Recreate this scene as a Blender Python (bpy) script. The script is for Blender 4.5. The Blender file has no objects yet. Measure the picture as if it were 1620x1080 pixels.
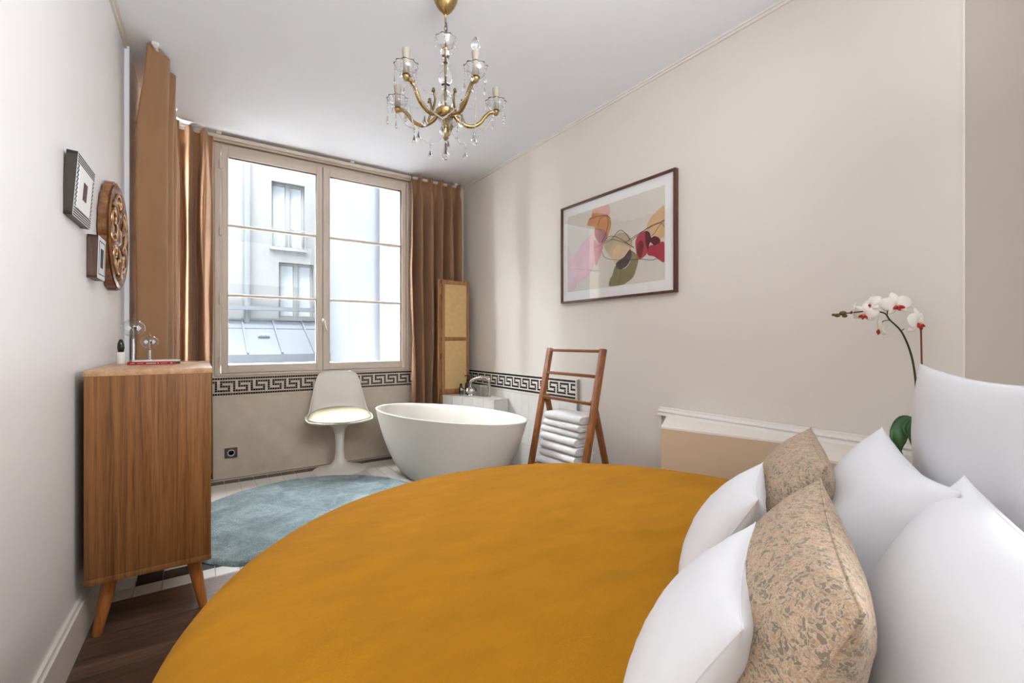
import bpy, bmesh, math, random
from mathutils import Vector, Matrix, noise
R = math.radians; PI = math.pi; TAU = 2*PI
rng = random.Random(7)
sc = bpy.context.scene; COL = sc.collection
# ------------------------------------------------------------------ camera, world, light, exposure
CAMZ = 1.15; YAW = R(34.6)
cam_d = bpy.data.cameras.new('camera'); cam = bpy.data.objects.new('camera', cam_d); COL.objects.link(cam)
cam.location = (0, 0, CAMZ); cam.rotation_euler = (R(90), 0, -YAW)
cam_d.sensor_width = 36.0; cam_d.lens = 16.0; cam_d.clip_start = 0.02; cam_d.clip_end = 200
sc.camera = cam
vs = sc.view_settings
vs.view_transform = 'Standard'; vs.look = 'None'; vs.gamma = 1.0; vs.use_curve_mapping = False
vs.exposure = 0.0
w = bpy.data.worlds.new('overcast_sky'); sc.world = w; w.use_nodes = True
bg = w.node_tree.nodes['Background']; bg.inputs[0].default_value = (0.92, 0.96, 1.0, 1); bg.inputs[1].default_value = 52.0

def area_light(name, loc, rot, sx, sy, power, color=(1, 1, 1)):
    l = bpy.data.lights.new(name, 'AREA'); l.shape = 'RECTANGLE'; l.size = sx; l.size_y = sy; l.energy = power; l.color = color
    o = bpy.data.objects.new(name, l); COL.objects.link(o); o.location = loc; o.rotation_euler = rot
    return o
# added fill along the left wall beside the camera; no window there
area_light('side_fill_light', (-0.40, -0.1, 1.6), (0, R(-90), 0), 1.9, 2.2, 4, (0.97, 0.985, 1.0))
# unseen fill added round the alcove corner to lift the left wall
area_light('alcove_fill_light', (2.95, -0.95, 1.75), (R(90), 0, R(74)), 1.1, 1.5, 36, (0.94, 0.97, 1.0)).data.spread = R(80)
# added fill near the camera, aimed up to bounce off the ceiling
area_light('ceiling_bounce_light', (0.8, -0.1, 2.0), (R(180), 0, 0), 1.6, 1.2, 17, (0.97, 0.985, 1.0))
# broad fill panel added out of view over the bed, facing the bathing end
area_light('panel_fill_light', (0.80, 0.30, 2.45), (R(76), 0, 0), 1.7, 0.7, 20, (0.97, 0.985, 1.0)).data.spread = R(125)

# ------------------------------------------------------------------ helpers
def lin(c):
    f = lambda v: v/12.92 if v <= 0.04045 else ((v+0.055)/1.055)**2.4
    return tuple(f(v/255.0) for v in c) + (1.0,)

class NT:
    def __init__(s, name):
        s.m = bpy.data.materials.new(name); s.m.use_nodes = True; s.t = s.m.node_tree
        s.b = s.t.nodes['Principled BSDF']; s.out = s.t.nodes['Material Output']; s.co = None
    def n(s, typ, **kw):
        nd = s.t.nodes.new(typ)
        for k, v in kw.items():
            if k[0] == 'i' and k[1:].isdigit(): nd.inputs[int(k[1:])].default_value = v
            elif k.startswith('in_'): nd.inputs[k[3:].replace('_', ' ')].default_value = v
            else: setattr(nd, k, v)
        return nd
    def l(s, a, ao, b, bi): s.t.links.new(a.outputs[ao], b.inputs[bi])
    def coords(s, scale=(1, 1, 1), rot=(0, 0, 0), kind='Object'):
        tc = s.n('ShaderNodeTexCoord'); mp = s.n('ShaderNodeMapping')
        mp.inputs['Scale'].default_value = scale; mp.inputs['Rotation'].default_value = rot
        s.l(tc, kind, mp, 'Vector'); return mp
    def noise(s, mp, scale, detail=4, rough=0.55, dist=0.0):
        nz = s.n('ShaderNodeTexNoise'); nz.inputs['Scale'].default_value = scale; nz.inputs['Detail'].default_value = detail
        nz.inputs['Roughness'].default_value = rough; nz.inputs['Distortion'].default_value = dist
        if mp: s.l(mp, 0, nz, 'Vector')
        return nz
    def ramp(s, src, so, stops):
        r = s.n('ShaderNodeValToRGB'); e = r.color_ramp.elements
        while len(e) < len(stops): e.new(0.5)
        for k, (p, c) in enumerate(stops): e[k].position = p; e[k].color = c
        s.l(src, so, r, 0); return r
    def bump(s, src, so, strength, dist=0.01):
        bp = s.n('ShaderNodeBump'); bp.inputs['Strength'].default_value = strength; bp.inputs['Distance'].default_value = dist
        s.l(src, so, bp, 'Height'); s.l(bp, 0, s.b, 'Normal'); return bp
    def set(s, **kw):
        for k, v in kw.items(): s.b.inputs[k.replace('_', ' ')].default_value = v
        return s

def paint(name, c, rough=0.6, var=0.03, bump=0.04, scale=60, spec=0.3, mscale=1.5):
    t = NT(name); mp = t.coords(); nz = t.noise(mp, mscale, 3)
    a = lin(c); lo = tuple(v*(1-var) for v in a[:3])+(1,); hi = tuple(min(1, v*(1+var)) for v in a[:3])+(1,)
    r = t.ramp(nz, 0, [(0.3, lo), (0.7, hi)]); t.l(r, 0, t.b, 'Base Color')
    if bump:
        n2 = t.noise(mp, scale, 3); t.bump(n2, 0, bump, 0.005)
    t.set(Roughness=rough, Specular_IOR_Level=spec); return t.m

def wood(name, dark, mid, light, axis='z', scale=1.0, rough=0.45, bump=0.15, rnd=False, spec=0.4, st=1.1):
    t = NT(name); k = 18*scale; a_ = st*scale; s_ = {'x': (a_, k, k), 'y': (k, a_, k), 'z': (k, k, a_)}[axis]
    mp = t.coords(s_)
    if rnd:
        oi = t.n('ShaderNodeObjectInfo'); ad = t.n('ShaderNodeVectorMath', operation='ADD'); sc_ = t.n('ShaderNodeVectorMath', operation='SCALE')
        sc_.inputs[0].default_value = (13, 31, 17); t.l(oi, 'Random', sc_, 3); t.l(mp, 0, ad, 0); t.l(sc_, 0, ad, 1); src = ad
    else: src = mp
    n1 = t.noise(src, 1.3, 6, 0.62, 0.6); n2 = t.noise(src, 9.0, 3, 0.5)
    mx = t.n('ShaderNodeMix', data_type='FLOAT'); mx.inputs[0].default_value = 0.35
    t.l(n1, 0, mx, 2); t.l(n2, 0, mx, 3)
    r = t.ramp(mx, 0, [(0.33, lin(dark)), (0.5, lin(mid)), (0.68, lin(light))])
    if rnd:
        hs = t.n('ShaderNodeHueSaturation'); mr = t.n('ShaderNodeMapRange', i3=0.75, i4=1.2)
        t.l(oi, 'Random', mr, 0); t.l(mr, 0, hs, 'Value'); t.l(r, 0, hs, 'Color'); t.l(hs, 0, t.b, 'Base Color')
    else: t.l(r, 0, t.b, 'Base Color')
    t.bump(mx, 0, bump, 0.004); t.set(Roughness=rough, Specular_IOR_Level=spec); return t.m

def fabric(name, c, var=0.06, weave=900, bump=0.15, sheen=0.2, rough=0.85, mscale=6, crease=0.0, stretch=(1, 1, 1)):
    t = NT(name); mp = t.coords(stretch); nz = t.noise(mp, mscale, 5)
    a = lin(c); r = t.ramp(nz, 0, [(0.3, tuple(v*(1-var) for v in a[:3])+(1,)), (0.7, tuple(min(1, v*(1+var)) for v in a[:3])+(1,))])
    t.l(r, 0, t.b, 'Base Color'); n2 = t.noise(mp, weave, 2)
    if crease:
        n3 = t.noise(mp, 14, 4, 0.6, 1.2); m = t.n('ShaderNodeMath', operation='MULTIPLY_ADD'); m.inputs[1].default_value = crease
        t.l(n3, 0, m, 0); t.l(n2, 0, m, 2); t.bump(m, 0, bump, 0.004)
    else: t.bump(n2, 0, bump, 0.002)
    t.set(Roughness=rough, Specular_IOR_Level=0.15, Sheen_Weight=sheen, Sheen_Roughness=0.5); return t.m

def metal(name, c, rough=0.2, var=0.1):
    t = NT(name); mp = t.coords(); nz = t.noise(mp, 30, 3)
    r = t.ramp(nz, 0, [(0.2, (rough*(1-var),)*3+(1,)), (0.8, (rough*(1+var),)*3+(1,))]); t.l(r, 0, t.b, 'Roughness')
    t.set(Base_Color=lin(c), Metallic=1.0); return t.m

def glass(name, tint=(1, 1, 1), refl=0.08, rough=0.0):
    # thin clear sheet: see-through with a mirror-like sheen that grows at grazing angles
    t = NT(name); t.t.nodes.remove(t.b)
    tr = t.n('ShaderNodeBsdfTransparent'); tr.inputs[0].default_value = tuple(tint)+(1,)
    gl = t.n('ShaderNodeBsdfGlossy'); gl.inputs['Roughness'].default_value = rough
    lw = t.n('ShaderNodeLayerWeight'); lw.inputs[0].default_value = 0.5
    pw = t.n('ShaderNodeMath', operation='POWER'); pw.inputs[1].default_value = 4.0; t.l(lw, 'Facing', pw, 0)
    m = t.n('ShaderNodeMath', operation='MULTIPLY_ADD', use_clamp=True); m.inputs[1].default_value = 0.9; m.inputs[2].default_value = refl
    t.l(pw, 0, m, 0); mx = t.n('ShaderNodeMixShader'); t.l(m, 0, mx, 0); t.l(tr, 0, mx, 1); t.l(gl, 0, mx, 2); t.l(mx, 0, t.out, 0)
    return t.m

class MB:
    def __init__(s): s.bm = bmesh.new()
    def box(s, c, d, M=None, bevel=0.0, seg=2):
        g = bmesh.ops.create_cube(s.bm, size=1.0); v = g['verts']
        for q in v: q.co = Vector((q.co.x*d[0], q.co.y*d[1], q.co.z*d[2]))
        if bevel:
            e = list({e for q in v for e in q.link_edges})
            rb = bmesh.ops.bevel(s.bm, geom=e, offset=bevel, segments=seg, affect='EDGES', profile=0.5)
            v = list({q for f in rb['faces'] for q in f.verts} | {q for q in v if q.is_valid})
        T = Matrix.Translation(c)
        if M is not None: T = T @ (M.to_4x4())
        for q in v: q.co = T @ q.co
        return s
    def b2(s, a, b, bevel=0.0):
        return s.box([(a[i]+b[i])/2 for i in range(3)], [abs(b[i]-a[i]) for i in range(3)], None, bevel)
    def lathe(s, prof, seg=24, c=(0, 0, 0), M=None, sx=1, sy=1, caps=True):
        rings = []; T = Matrix.Translation(c) @ (M.to_4x4() if M is not None else Matrix())
        for (r, z) in prof:
            if r < 1e-6: rings.append([s.bm.verts.new(T @ Vector((0, 0, z)))])
            else: rings.append([s.bm.verts.new(T @ Vector((r*sx*math.cos(TAU*k/seg), r*sy*math.sin(TAU*k/seg), z))) for k in range(seg)])
        for a, b in zip(rings, rings[1:]):
            for k in range(seg):
                k2 = (k+1) % seg
                if len(a) == 1 and len(b) == 1: continue
                if len(a) == 1: s.bm.faces.new((a[0], b[k2], b[k]))
                elif len(b) == 1: s.bm.faces.new((a[k], a[k2], b[0]))
                else: s.bm.faces.new((a[k], a[k2], b[k2], b[k]))
        if caps:
            if len(rings[0]) > 1: s.bm.faces.new(rings[0][::-1])
            if len(rings[-1]) > 1: s.bm.faces.new(rings[-1])
        return s
    def tube(s, pts, r, seg=8, closed=False, flat=1.0):
        P = [Vector(p) for p in pts]; n = len(P)
        rr = list(r) if isinstance(r, (list, tuple)) else [r]*n
        up = None; rings = []
        for k in range(n):
            a = P[(k-1) % n] if (closed or k > 0) else P[k]; b = P[(k+1) % n] if (closed or k < n-1) else P[k]
            t = (b-a)
            if t.length < 1e-9: t = Vector((0, 0, 1))
            t.normalize()
            if up is None:
                up = Vector((0, 0, 1)) if abs(t.z) < 0.9 else Vector((1, 0, 0))
            sd = t.cross(up)
            if sd.length < 1e-6: sd = t.orthogonal()
            sd.normalize(); u2 = sd.cross(t).normalized(); up = u2
            rings.append([s.bm.verts.new(P[k] + (sd*math.cos(TAU*j/seg) + u2*flat*math.sin(TAU*j/seg))*rr[k]) for j in range(seg)])
        m = n if closed else n-1
        for k in range(m):
            a, b = rings[k], rings[(k+1) % n]
            for j in range(seg):
                s.bm.faces.new((a[j], a[(j+1) % seg], b[(j+1) % seg], b[j]))
        if not closed:
            s.bm.faces.new(rings[0][::-1]); s.bm.faces.new(rings[-1])
        return s
    def bar(s, a, b, wx, wy, bevel=0.0, up=(0, 0, 1), wx2=None, wy2=None):
        # rectangular bar from a to b, optionally tapering
        a = Vector(a); b = Vector(b); t = (b-a).normalized(); u = Vector(up)
        sd = t.cross(u)
        if sd.length < 1e-4: sd = t.orthogonal()
        sd.normalize(); u2 = sd.cross(t).normalized(); vs_ = []
        for P, X, Y in ((a, wx, wy), (b, wx2 or wx, wy2 or wy)):
            vs_.append([s.bm.verts.new(P + sd*X/2*i + u2*Y/2*j) for i, j in ((-1, -1), (1, -1), (1, 1), (-1, 1))])
        fs = [s.bm.faces.new(vs_[0][::-1]), s.bm.faces.new(vs_[1])]
        for k in range(4): fs.append(s.bm.faces.new((vs_[0][k], vs_[0][(k+1) % 4], vs_[1][(k+1) % 4], vs_[1][k])))
        if bevel:
            e = list({e for f in fs for e in f.edges}); bmesh.ops.bevel(s.bm, geom=e, offset=bevel, segments=2, affect='EDGES', profile=0.5)
        return s
    def prism(s, pts, z0, z1, M=None):
        T = M.to_4x4() if M is not None else Matrix()
        a = [s.bm.verts.new(T @ Vector((p[0], p[1], z0))) for p in pts]; b = [s.bm.verts.new(T @ Vector((p[0], p[1], z1))) for p in pts]
        n = len(pts); s.bm.faces.new(a[::-1]); s.bm.faces.new(b)
        for k in range(n): s.bm.faces.new((a[k], a[(k+1) % n], b[(k+1) % n], b[k]))
        return s
    def grid(s, fn, nu, nv, cu=False, cv=False):
        V = [[s.bm.verts.new(fn(i/(nu if cu else nu-1), j/(nv if cv else nv-1))) for j in range(nv)] for i in range(nu)]
        for i in range(nu if cu else nu-1):
            for j in range(nv if cv else nv-1):
                s.bm.faces.new((V[i][j], V[(i+1) % nu][j], V[(i+1) % nu][(j+1) % nv], V[i][(j+1) % nv]))
        return s
    def ball(s, c, r, sub=2, sc_=(1, 1, 1), M=None):
        g = bmesh.ops.create_icosphere(s.bm, subdivisions=sub, radius=r)
        T = Matrix.Translation(c) @ (M.to_4x4() if M is not None else Matrix())
        for v in g['verts']: v.co = T @ Vector((v.co.x*sc_[0], v.co.y*sc_[1], v.co.z*sc_[2]))
        return s
    def build(s, name, mat, parent=None, smooth=35, loc=None, recalc=True):
        if recalc: bmesh.ops.recalc_face_normals(s.bm, faces=s.bm.faces)
        me = bpy.data.meshes.new(name); s.bm.to_mesh(me); s.bm.free()
        if smooth:
            for p in me.polygons: p.use_smooth = True
            me.set_sharp_from_angle(angle=R(smooth))
        me.materials.append(mat); o = bpy.data.objects.new(name, me); COL.objects.link(o)
        if parent is not None: o.parent = parent
        if loc is not None: o.location = loc
        return o

def tag(o, label=None, cat=None, group=None, kind=None):
    if label: o['label'] = label
    if cat: o['category'] = cat
    if group: o['group'] = group
    if kind: o['kind'] = kind
    return o
def thing(name, label, cat, loc=(0, 0, 0), rz=0.0, group=None):
    o = bpy.data.objects.new(name, None); COL.objects.link(o); o.empty_display_size = 0.1
    o.location = loc; o.rotation_euler = (0, 0, rz); return tag(o, label, cat, group)
def struct(name, mb, mat, label, cat, parent=None, smooth=0):
    o = mb.build(name, mat, parent, smooth)
    if parent is None: tag(o, label, cat, None, 'structure')
    return o
def copy_part(o, parent, loc=None, rz=None):
    c = o.copy(); COL.objects.link(c); c.parent = parent
    if loc is not None: c.location = loc
    if rz is not None: c.rotation_euler = (0, 0, rz)
    return c
def catmull(P, n=8, closed=False):
    P = [Vector(p) for p in P]; N = len(P); out = []
    for k in range(N if closed else N-1):
        g = (lambda i: P[i % N]) if closed else (lambda i: P[max(0, min(N-1, i))])
        p0, p1, p2, p3 = g(k-1), g(k), g(k+1), g(k+2)
        for j in range(n):
            t = j/n
            out.append(0.5*((2*p1)+(p2-p0)*t+(2*p0-5*p1+4*p2-p3)*t*t+(3*p1-p0-3*p2+p3)*t**3))
    if not closed: out.append(P[-1])
    return out

# ------------------------------------------------------------------ materials
M_wall = paint('warm_white_paint', (217, 210, 202), 0.42, 0.012, 0.03, 80, 0.35)
M_wall_l = paint('soft_white_paint', (230, 228, 227), 0.40, 0.012, 0.03, 80, 0.4)
M_alc = paint('alcove_shade_paint', (204, 193, 181), 0.5, 0.012, 0.03, 80)  # darker than the right wall: the alcove's shade is put into the colour
M_ceil = paint('ceiling_white', (242, 244, 249), 0.8, 0.008, 0.02)
M_trim = paint('white_satin_trim', (226, 220, 214), 0.35, 0.01, 0.01)
M_plaster = paint('stone_plaster', (208, 196, 178), 0.6, 0.10, 0.18, 35, 0.3, 5)
M_win = paint('window_cream_gloss', (214, 202, 188), 0.35, 0.015, 0.02)
M_tile = paint('white_tile_glaze', (226, 223, 217), 0.18, 0.03, 0.02, 20, 0.5, 4)
M_tile_b = paint('black_tile_glaze', (26, 25, 26), 0.25, 0.2, 0.02, 20, 0.5, 8)
M_grout = paint('pale_grout', (196, 190, 182), 0.9, 0.05, 0.1)
M_plank = wood('dark_oak_plank', (52, 37, 28), (84, 62, 48), (116, 90, 72), 'x', 1.0, 0.32, 0.2, True, 0.5)
M_plankgap = paint('plank_gap', (16, 11, 8), 0.9, 0.05, 0, spec=0.0)
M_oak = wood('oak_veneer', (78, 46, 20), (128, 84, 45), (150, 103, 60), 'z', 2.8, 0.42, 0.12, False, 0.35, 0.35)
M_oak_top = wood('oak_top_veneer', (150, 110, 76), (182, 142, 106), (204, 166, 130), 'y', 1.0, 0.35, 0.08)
M_oak_leg = wood('honey_oak_leg', (140, 80, 34), (176, 110, 54), (196, 132, 72), 'z', 1.6, 0.38, 0.08)
M_white_lac = paint('white_lacquer', (228, 226, 222), 0.3, 0.01, 0.0)
def curtain_mat():
    m = fabric('tan_linen_curtain', (164, 125, 92), 0.07, 700, 0.3, 0.2, 0.8, 9, 0.5, (1, 1, 0.25)); nt = m.node_tree
    tr = nt.nodes.new('ShaderNodeBsdfTranslucent'); tr.inputs[0].default_value = lin((172, 130, 94)); mx = nt.nodes.new('ShaderNodeMixShader'); mx.inputs[0].default_value = 0.2
    nt.links.new(nt.nodes['Principled BSDF'].outputs[0], mx.inputs[1]); nt.links.new(tr.outputs[0], mx.inputs[2]); nt.links.new(mx.outputs[0], nt.nodes['Material Output'].inputs[0]); return m
M_curt = curtain_mat()
M_mustard = fabric('mustard_velvet', (180, 122, 8), 0.10, 320, 0.6, 0.03, 0.85, 6, 1.6, (1.0, 2.2, 1.0))
M_pillow = fabric('white_cotton', (229, 229, 232), 0.01, 900, 0.08, 0.1, 0.8, 4, 0.25)
M_towel = fabric('white_terry', (232, 231, 231), 0.03, 420, 0.7, 0.2, 0.95, 30)
M_cush = paint('cream_vinyl', (192, 185, 156), 0.45, 0.03, 0.06, 90)
M_shell = paint('white_shell_plastic', (232, 228, 220), 0.28, 0.01, 0.0, spec=0.5)
M_tub = paint('matt_white_resin', (230, 225, 216), 0.35, 0.01, 0.0, spec=0.4)
M_teak = wood('teak_rack', (92, 50, 22), (136, 82, 42), (166, 108, 62), 'z', 1.6, 0.4, 0.1)
M_teak_h = wood('teak_rung', (92, 50, 22), (136, 82, 42), (166, 108, 62), 'y', 1.6, 0.4, 0.1)
M_screen = wood('screen_frame_wood', (116, 76, 42), (150, 104, 64), (170, 124, 82), 'z', 1.6, 0.45, 0.08)
M_cane = fabric('straw_weave', (206, 174, 122), 0.07, 300, 0.6, 0.0, 0.8, 22)
M_chrome = metal('chrome', (210, 212, 214), 0.08)
M_steel = metal('satin_steel', (190, 188, 184), 0.3)
M_brass = metal('aged_brass', (166, 138, 92), 0.28)
M_dbrass = metal('dark_brass', (120, 100, 66), 0.35)
M_black = paint('black_plastic', (22, 22, 24), 0.3, 0.05, 0)
M_bottle = paint('dark_amber_bottle', (34, 24, 18), 0.12, 0.1, 0, spec=0.6)
M_wframe = wood('walnut_moulding', (58, 30, 24), (84, 46, 36), (104, 60, 46), 'z', 2.0, 0.35, 0.05)
M_mat = paint('white_mat_board', (236, 235, 233), 0.8, 0.006, 0.0)
M_paper = paint('print_paper', (214, 208, 198), 0.8, 0.015, 0.0)
M_glass = glass('window_glass', (0.985, 0.992, 0.995), 0.004)
M_pglass = glass('picture_glass', (1, 1, 1), 0.05)
M_globe = glass('globe_glass', (0.95, 0.95, 0.95), 0.10, 0.02)
M_cryst = NT('crystal_clear').set(Base_Color=(0.96, 0.96, 0.96, 1), Roughness=0.02, IOR=1.5, Transmission_Weight=1.0).m
M_leaf = paint('orchid_leaf', (44, 84, 38), 0.35, 0.25, 0.05, 40, 0.5, 20)
M_stem = paint('orchid_stem', (52, 58, 28), 0.5, 0.2, 0)
M_petal = fabric('orchid_petal', (238, 232, 222), 0.03, 300, 0.1, 0.2, 0.6)
M_lip = paint('orchid_lip_red', (170, 36, 28), 0.5, 0.25, 0, 60, 0.3, 60)
M_yellow = paint('orchid_throat_yellow', (226, 168, 60), 0.5, 0.1, 0)
M_stake = paint('brown_stake', (118, 60, 34), 0.6, 0.1, 0)
M_bud = paint('orchid_bud', (96, 84, 44), 0.5, 0.3, 0)
M_terra = paint('grey_ceramic_pot', (180, 174, 166), 0.4, 0.03, 0.02)
M_beige = paint('headboard_beige_paint', (208, 184, 155), 0.55, 0.02, 0.03)
M_cream = paint('headboard_cream_paint', (236, 228, 218), 0.5, 0.01, 0.02)
M_red = paint('red_book_cloth', (150, 26, 30), 0.5, 0.08, 0.05)
M_page = paint('book_pages', (226, 218, 204), 0.8, 0.04, 0.1, 200)
M_cover = paint('pale_book_cover', (226, 222, 216), 0.4, 0.02, 0)
M_ink = paint('black_ink', (26, 24, 26), 0.5, 0.05, 0)
M_dkframe = paint('dark_bronze_frame', (58, 52, 46), 0.4, 0.1, 0.03)
M_silver = paint('silver_white_frame', (222, 222, 224), 0.3, 0.02, 0)
M_brown = wood('small_frame_wood', (58, 40, 32), (84, 62, 50), (104, 80, 66), 'z', 2.5, 0.45, 0.05)
M_pic = paint('dark_red_miniature', (70, 26, 26), 0.5, 0.3, 0, 60, 0.3, 80)
M_carve = wood('carved_walnut', (66, 38, 16), (112, 70, 34), (150, 100, 52), 'z', 1.4, 0.3, 0.2, False, 0.6)
M_gold = metal('rubbed_gold', (186, 150, 112), 0.3)
M_bronze = paint('bronze_plate', (88, 82, 72), 0.4, 0.05, 0)
M_sleeve = paint('ivory_candle_sleeve', (158, 150, 136), 0.5, 0.03, 0)
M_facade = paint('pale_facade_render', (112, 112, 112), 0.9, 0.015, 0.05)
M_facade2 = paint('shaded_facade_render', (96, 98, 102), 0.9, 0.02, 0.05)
M_shut = paint('blue_grey_window_pane', (150, 156, 160), 0.25, 0.03, 0)  # panes lifted towards the wall tone; courtyard haze put into the colour
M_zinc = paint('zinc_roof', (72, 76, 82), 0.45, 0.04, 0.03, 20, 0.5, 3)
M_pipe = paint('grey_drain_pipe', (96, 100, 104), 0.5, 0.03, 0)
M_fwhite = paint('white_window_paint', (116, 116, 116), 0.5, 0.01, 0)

def rug_mat():
    t = NT('teal_rug_pile'); mp = t.coords(); n1 = t.noise(mp, 5, 5, 0.6, 0.8); n2 = t.noise(mp, 60, 4, 0.75, 2.5)
    mx = t.n('ShaderNodeMix', data_type='FLOAT'); mx.inputs[0].default_value = 0.55; t.l(n1, 0, mx, 2); t.l(n2, 0, mx, 3)
    r = t.ramp(mx, 0, [(0.36, lin((80, 99, 103))), (0.5, lin((120, 140, 143))), (0.62, lin((168, 184, 184)))]); t.l(r, 0, t.b, 'Base Color')
    t.bump(n2, 0, 0.9, 0.012); t.set(Roughness=0.95, Specular_IOR_Level=0.05, Sheen_Weight=0.3); return t.m
M_rug = rug_mat()
def paisley_mat():
    t = NT('paisley_print_cotton'); mp = t.coords((1.0, 1.25, 1.0)); nz = t.noise(mp, 44, 3, 0.55)
    ad = t.n('ShaderNodeVectorMath', operation='MULTIPLY_ADD'); ad.inputs[1].default_value = (0.040, 0.040, 0.040)
    t.l(nz, 1, ad, 0); t.l(mp, 0, ad, 2)
    v1 = t.n('ShaderNodeTexVoronoi', feature='DISTANCE_TO_EDGE'); v1.inputs['Scale'].default_value = 132; t.l(ad, 0, v1, 'Vector')
    v2 = t.n('ShaderNodeTexVoronoi', feature='F1'); v2.inputs['Scale'].default_value = 132; t.l(ad, 0, v2, 'Vector')
    n2 = t.noise(ad, 105, 3, 0.6, 0.8); n3 = t.noise(mp, 24, 2)
    base = t.ramp(n2, 0, [(0.30, lin((128, 120, 104))), (0.42, lin((164, 142, 120))), (0.52, lin((192, 164, 138))), (0.62, lin((184, 148, 118))), (0.74, lin((204, 184, 160)))])
    sx = t.n('ShaderNodeSeparateColor'); t.l(v2, 'Color', sx, 0)
    pick = t.ramp(sx, 0, [(0.70, (0, 0, 0, 1)), (0.74, (0.75, 0.75, 0.75, 1))])
    m1 = t.n('ShaderNodeMix', data_type='RGBA'); m1.inputs[7].default_value = lin((122, 117, 103)); t.l(pick, 0, m1, 0); t.l(base, 0, m1, 6)
    line = t.ramp(v1, 'Distance', [(0.03, (0.7, 0.7, 0.7, 1)), (0.10, (0, 0, 0, 1))])
    m2 = t.n('ShaderNodeMix', data_type='RGBA'); m2.inputs[7].default_value = lin((214, 192, 166)); t.l(line, 0, m2, 0); t.l(m1, 2, m2, 6)
    mu = t.n('ShaderNodeMath', operation='MULTIPLY'); mu.inputs[1].default_value = 1400; t.l(v1, 'Distance', mu, 0)
    sn = t.n('ShaderNodeMath', operation='SINE'); t.l(mu, 0, sn, 0); l3 = t.ramp(sn, 0, [(0.80, (0, 0, 0, 1)), (0.97, (0.6, 0.6, 0.6, 1))])
    m3 = t.n('ShaderNodeMix', data_type='RGBA'); m3.inputs[7].default_value = lin((108, 92, 76)); t.l(l3, 0, m3, 0); t.l(m2, 2, m3, 6)
    t.l(m3, 2, t.b, 'Base Color'); n4 = t.noise(mp, 800, 2); t.bump(n4, 0, 0.15, 0.002); t.set(Roughness=0.85, Specular_IOR_Level=0.15, Sheen_Weight=0.1); return t.m
M_paisley = paisley_mat()

# ------------------------------------------------------------------ room shell
CEIL = 2.855; XR = 2.42; YB = 4.50
def xl(y): return -0.385 + 0.03*(y-2.127)        # the old left wall is not quite square to the room
# floor: sub-base, oak planks in the sleeping end, tiles in the bathing end
fl = MB().b2((-0.6, -1.6, -0.12), (3.4, 4.7, -0.02)); floor = struct('floor', fl, M_plankgap, 'floor of dark oak planks and white tiles edged in black', 'floor')
pl_cache = {}
yy = 2.655; row = 0
while yy > -1.5:
    x = -0.47 - rng.random()*0.0; first = True
    while x < 3.2:
        L_ = rng.choice([1.1, 1.5, 1.9]) if not first else rng.choice([0.9, 1.3, 1.8]); first = False
        if row < 2 and x < 0: L_ = 1.6
        key = round(L_, 2)
        if key not in pl_cache:
            o = MB().box((L_/2, 0, -0.010), (L_-0.004, 0.2655, 0.02), None, 0.0006, 1).build('plank', M_plank, floor, 0); pl_cache[key] = o; first_o = o
            o.location = (x, yy-0.135, 0)
        else: copy_part(pl_cache[key], floor, (x, yy-0.135, rng.uniform(-0.0006, 0.0004)))
        x += L_
    yy -= 0.27; row += 1
T = 0.105; tx0 = -0.35; ty0 = 2.66
struct_g = MB().b2((-0.40, 2.657, -0.02), (2.42, 4.5, -0.004)).build('grout_bed', M_grout, floor, 0)
tw = None; tb = None; rest = MB(); rest_b = MB(); nw = 0
def tile_mesh(name, mat): return MB().box((0, 0, -0.004), (T-0.0035, T-0.0035, 0.008), None, 0.001, 1).build(name, mat, floor, 0)
for i in range(27):
    for j in range(18):
        cx = tx0+(i+.5)*T; cy = ty0+(j+.5)*T
        if cx > XR-0.03 or cy > YB-0.02 or cx < xl(cy)+0.03: continue
        black = (i == 1 and j >= 1 and j <= 16) or (i == 24 and 1 <= j <= 16) or (j == 1 and 1 <= i <= 24) or (j == 16 and 1 <= i <= 24)
        hidden = (math.hypot(cx-0.64, cy-3.336) < 0.70) or (cx > 1.55 and cy < 4.1) or (cx < 0.0 and cy > 3.1)
        if hidden:
            (rest_b if black else rest).box((cx, cy, -0.004), (T-0.0035, T-0.0035, 0.008)); continue
        z = rng.uniform(-0.0004, 0.0004)
        if black:
            if tb is None: tb = tile_mesh('black_tile', M_tile_b); tb.location = (cx, cy, z)
            else: copy_part(tb, floor, (cx, cy, z))
        else:
            if tw is None: tw = tile_mesh('tile', M_tile); tw.location = (cx, cy, z)
            else: copy_part(tw, floor, (cx, cy, z))
tag(rest.build('tile_field', M_tile, floor, 0), kind='stuff'); tag(rest_b.build('black_tile_field', M_tile_b, floor, 0), kind='stuff')

struct('ceiling', MB().b2((-0.7, -1.7, CEIL), (4.0, 4.75, CEIL+0.12)), M_ceil, 'plain white ceiling', 'ceiling')
# left wall, solid all along; the added side fill stands just inside it
def lw_box(m, y0, y1, z0, z1, t=0.15, dx=0.0):
    m.prism([(xl(y0)+dx, y0), (xl(y1)+dx, y1), (xl(y1)+dx-t, y1), (xl(y0)+dx-t, y0)], z0, z1)
m = MB(); lw_box(m, -1.6, 3.40, 0, CEIL)
struct('wall_left', m, M_wall_l, 'long white left wall with two small frames and a carved medallion', 'wall')
m = MB(); m.b2((-0.50, 3.40, 0), (-0.325, 4.55, 0.9)); m.b2((-0.50, 3.40, 2.66), (-0.325, 4.55, CEIL)); m.b2((-0.50, 3.40, 0.9), (-0.325, 3.92, 2.66)); m.b2((-0.50, 4.36, 0.9), (-0.325, 4.55, 2.66))
struct('wall_left_reveal', m, M_ceil, 'short white return of left wall around the window behind the tan curtain', 'wall')  # cooler, brighter white than the left wall: window light put into the colour
m = MB()
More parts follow.
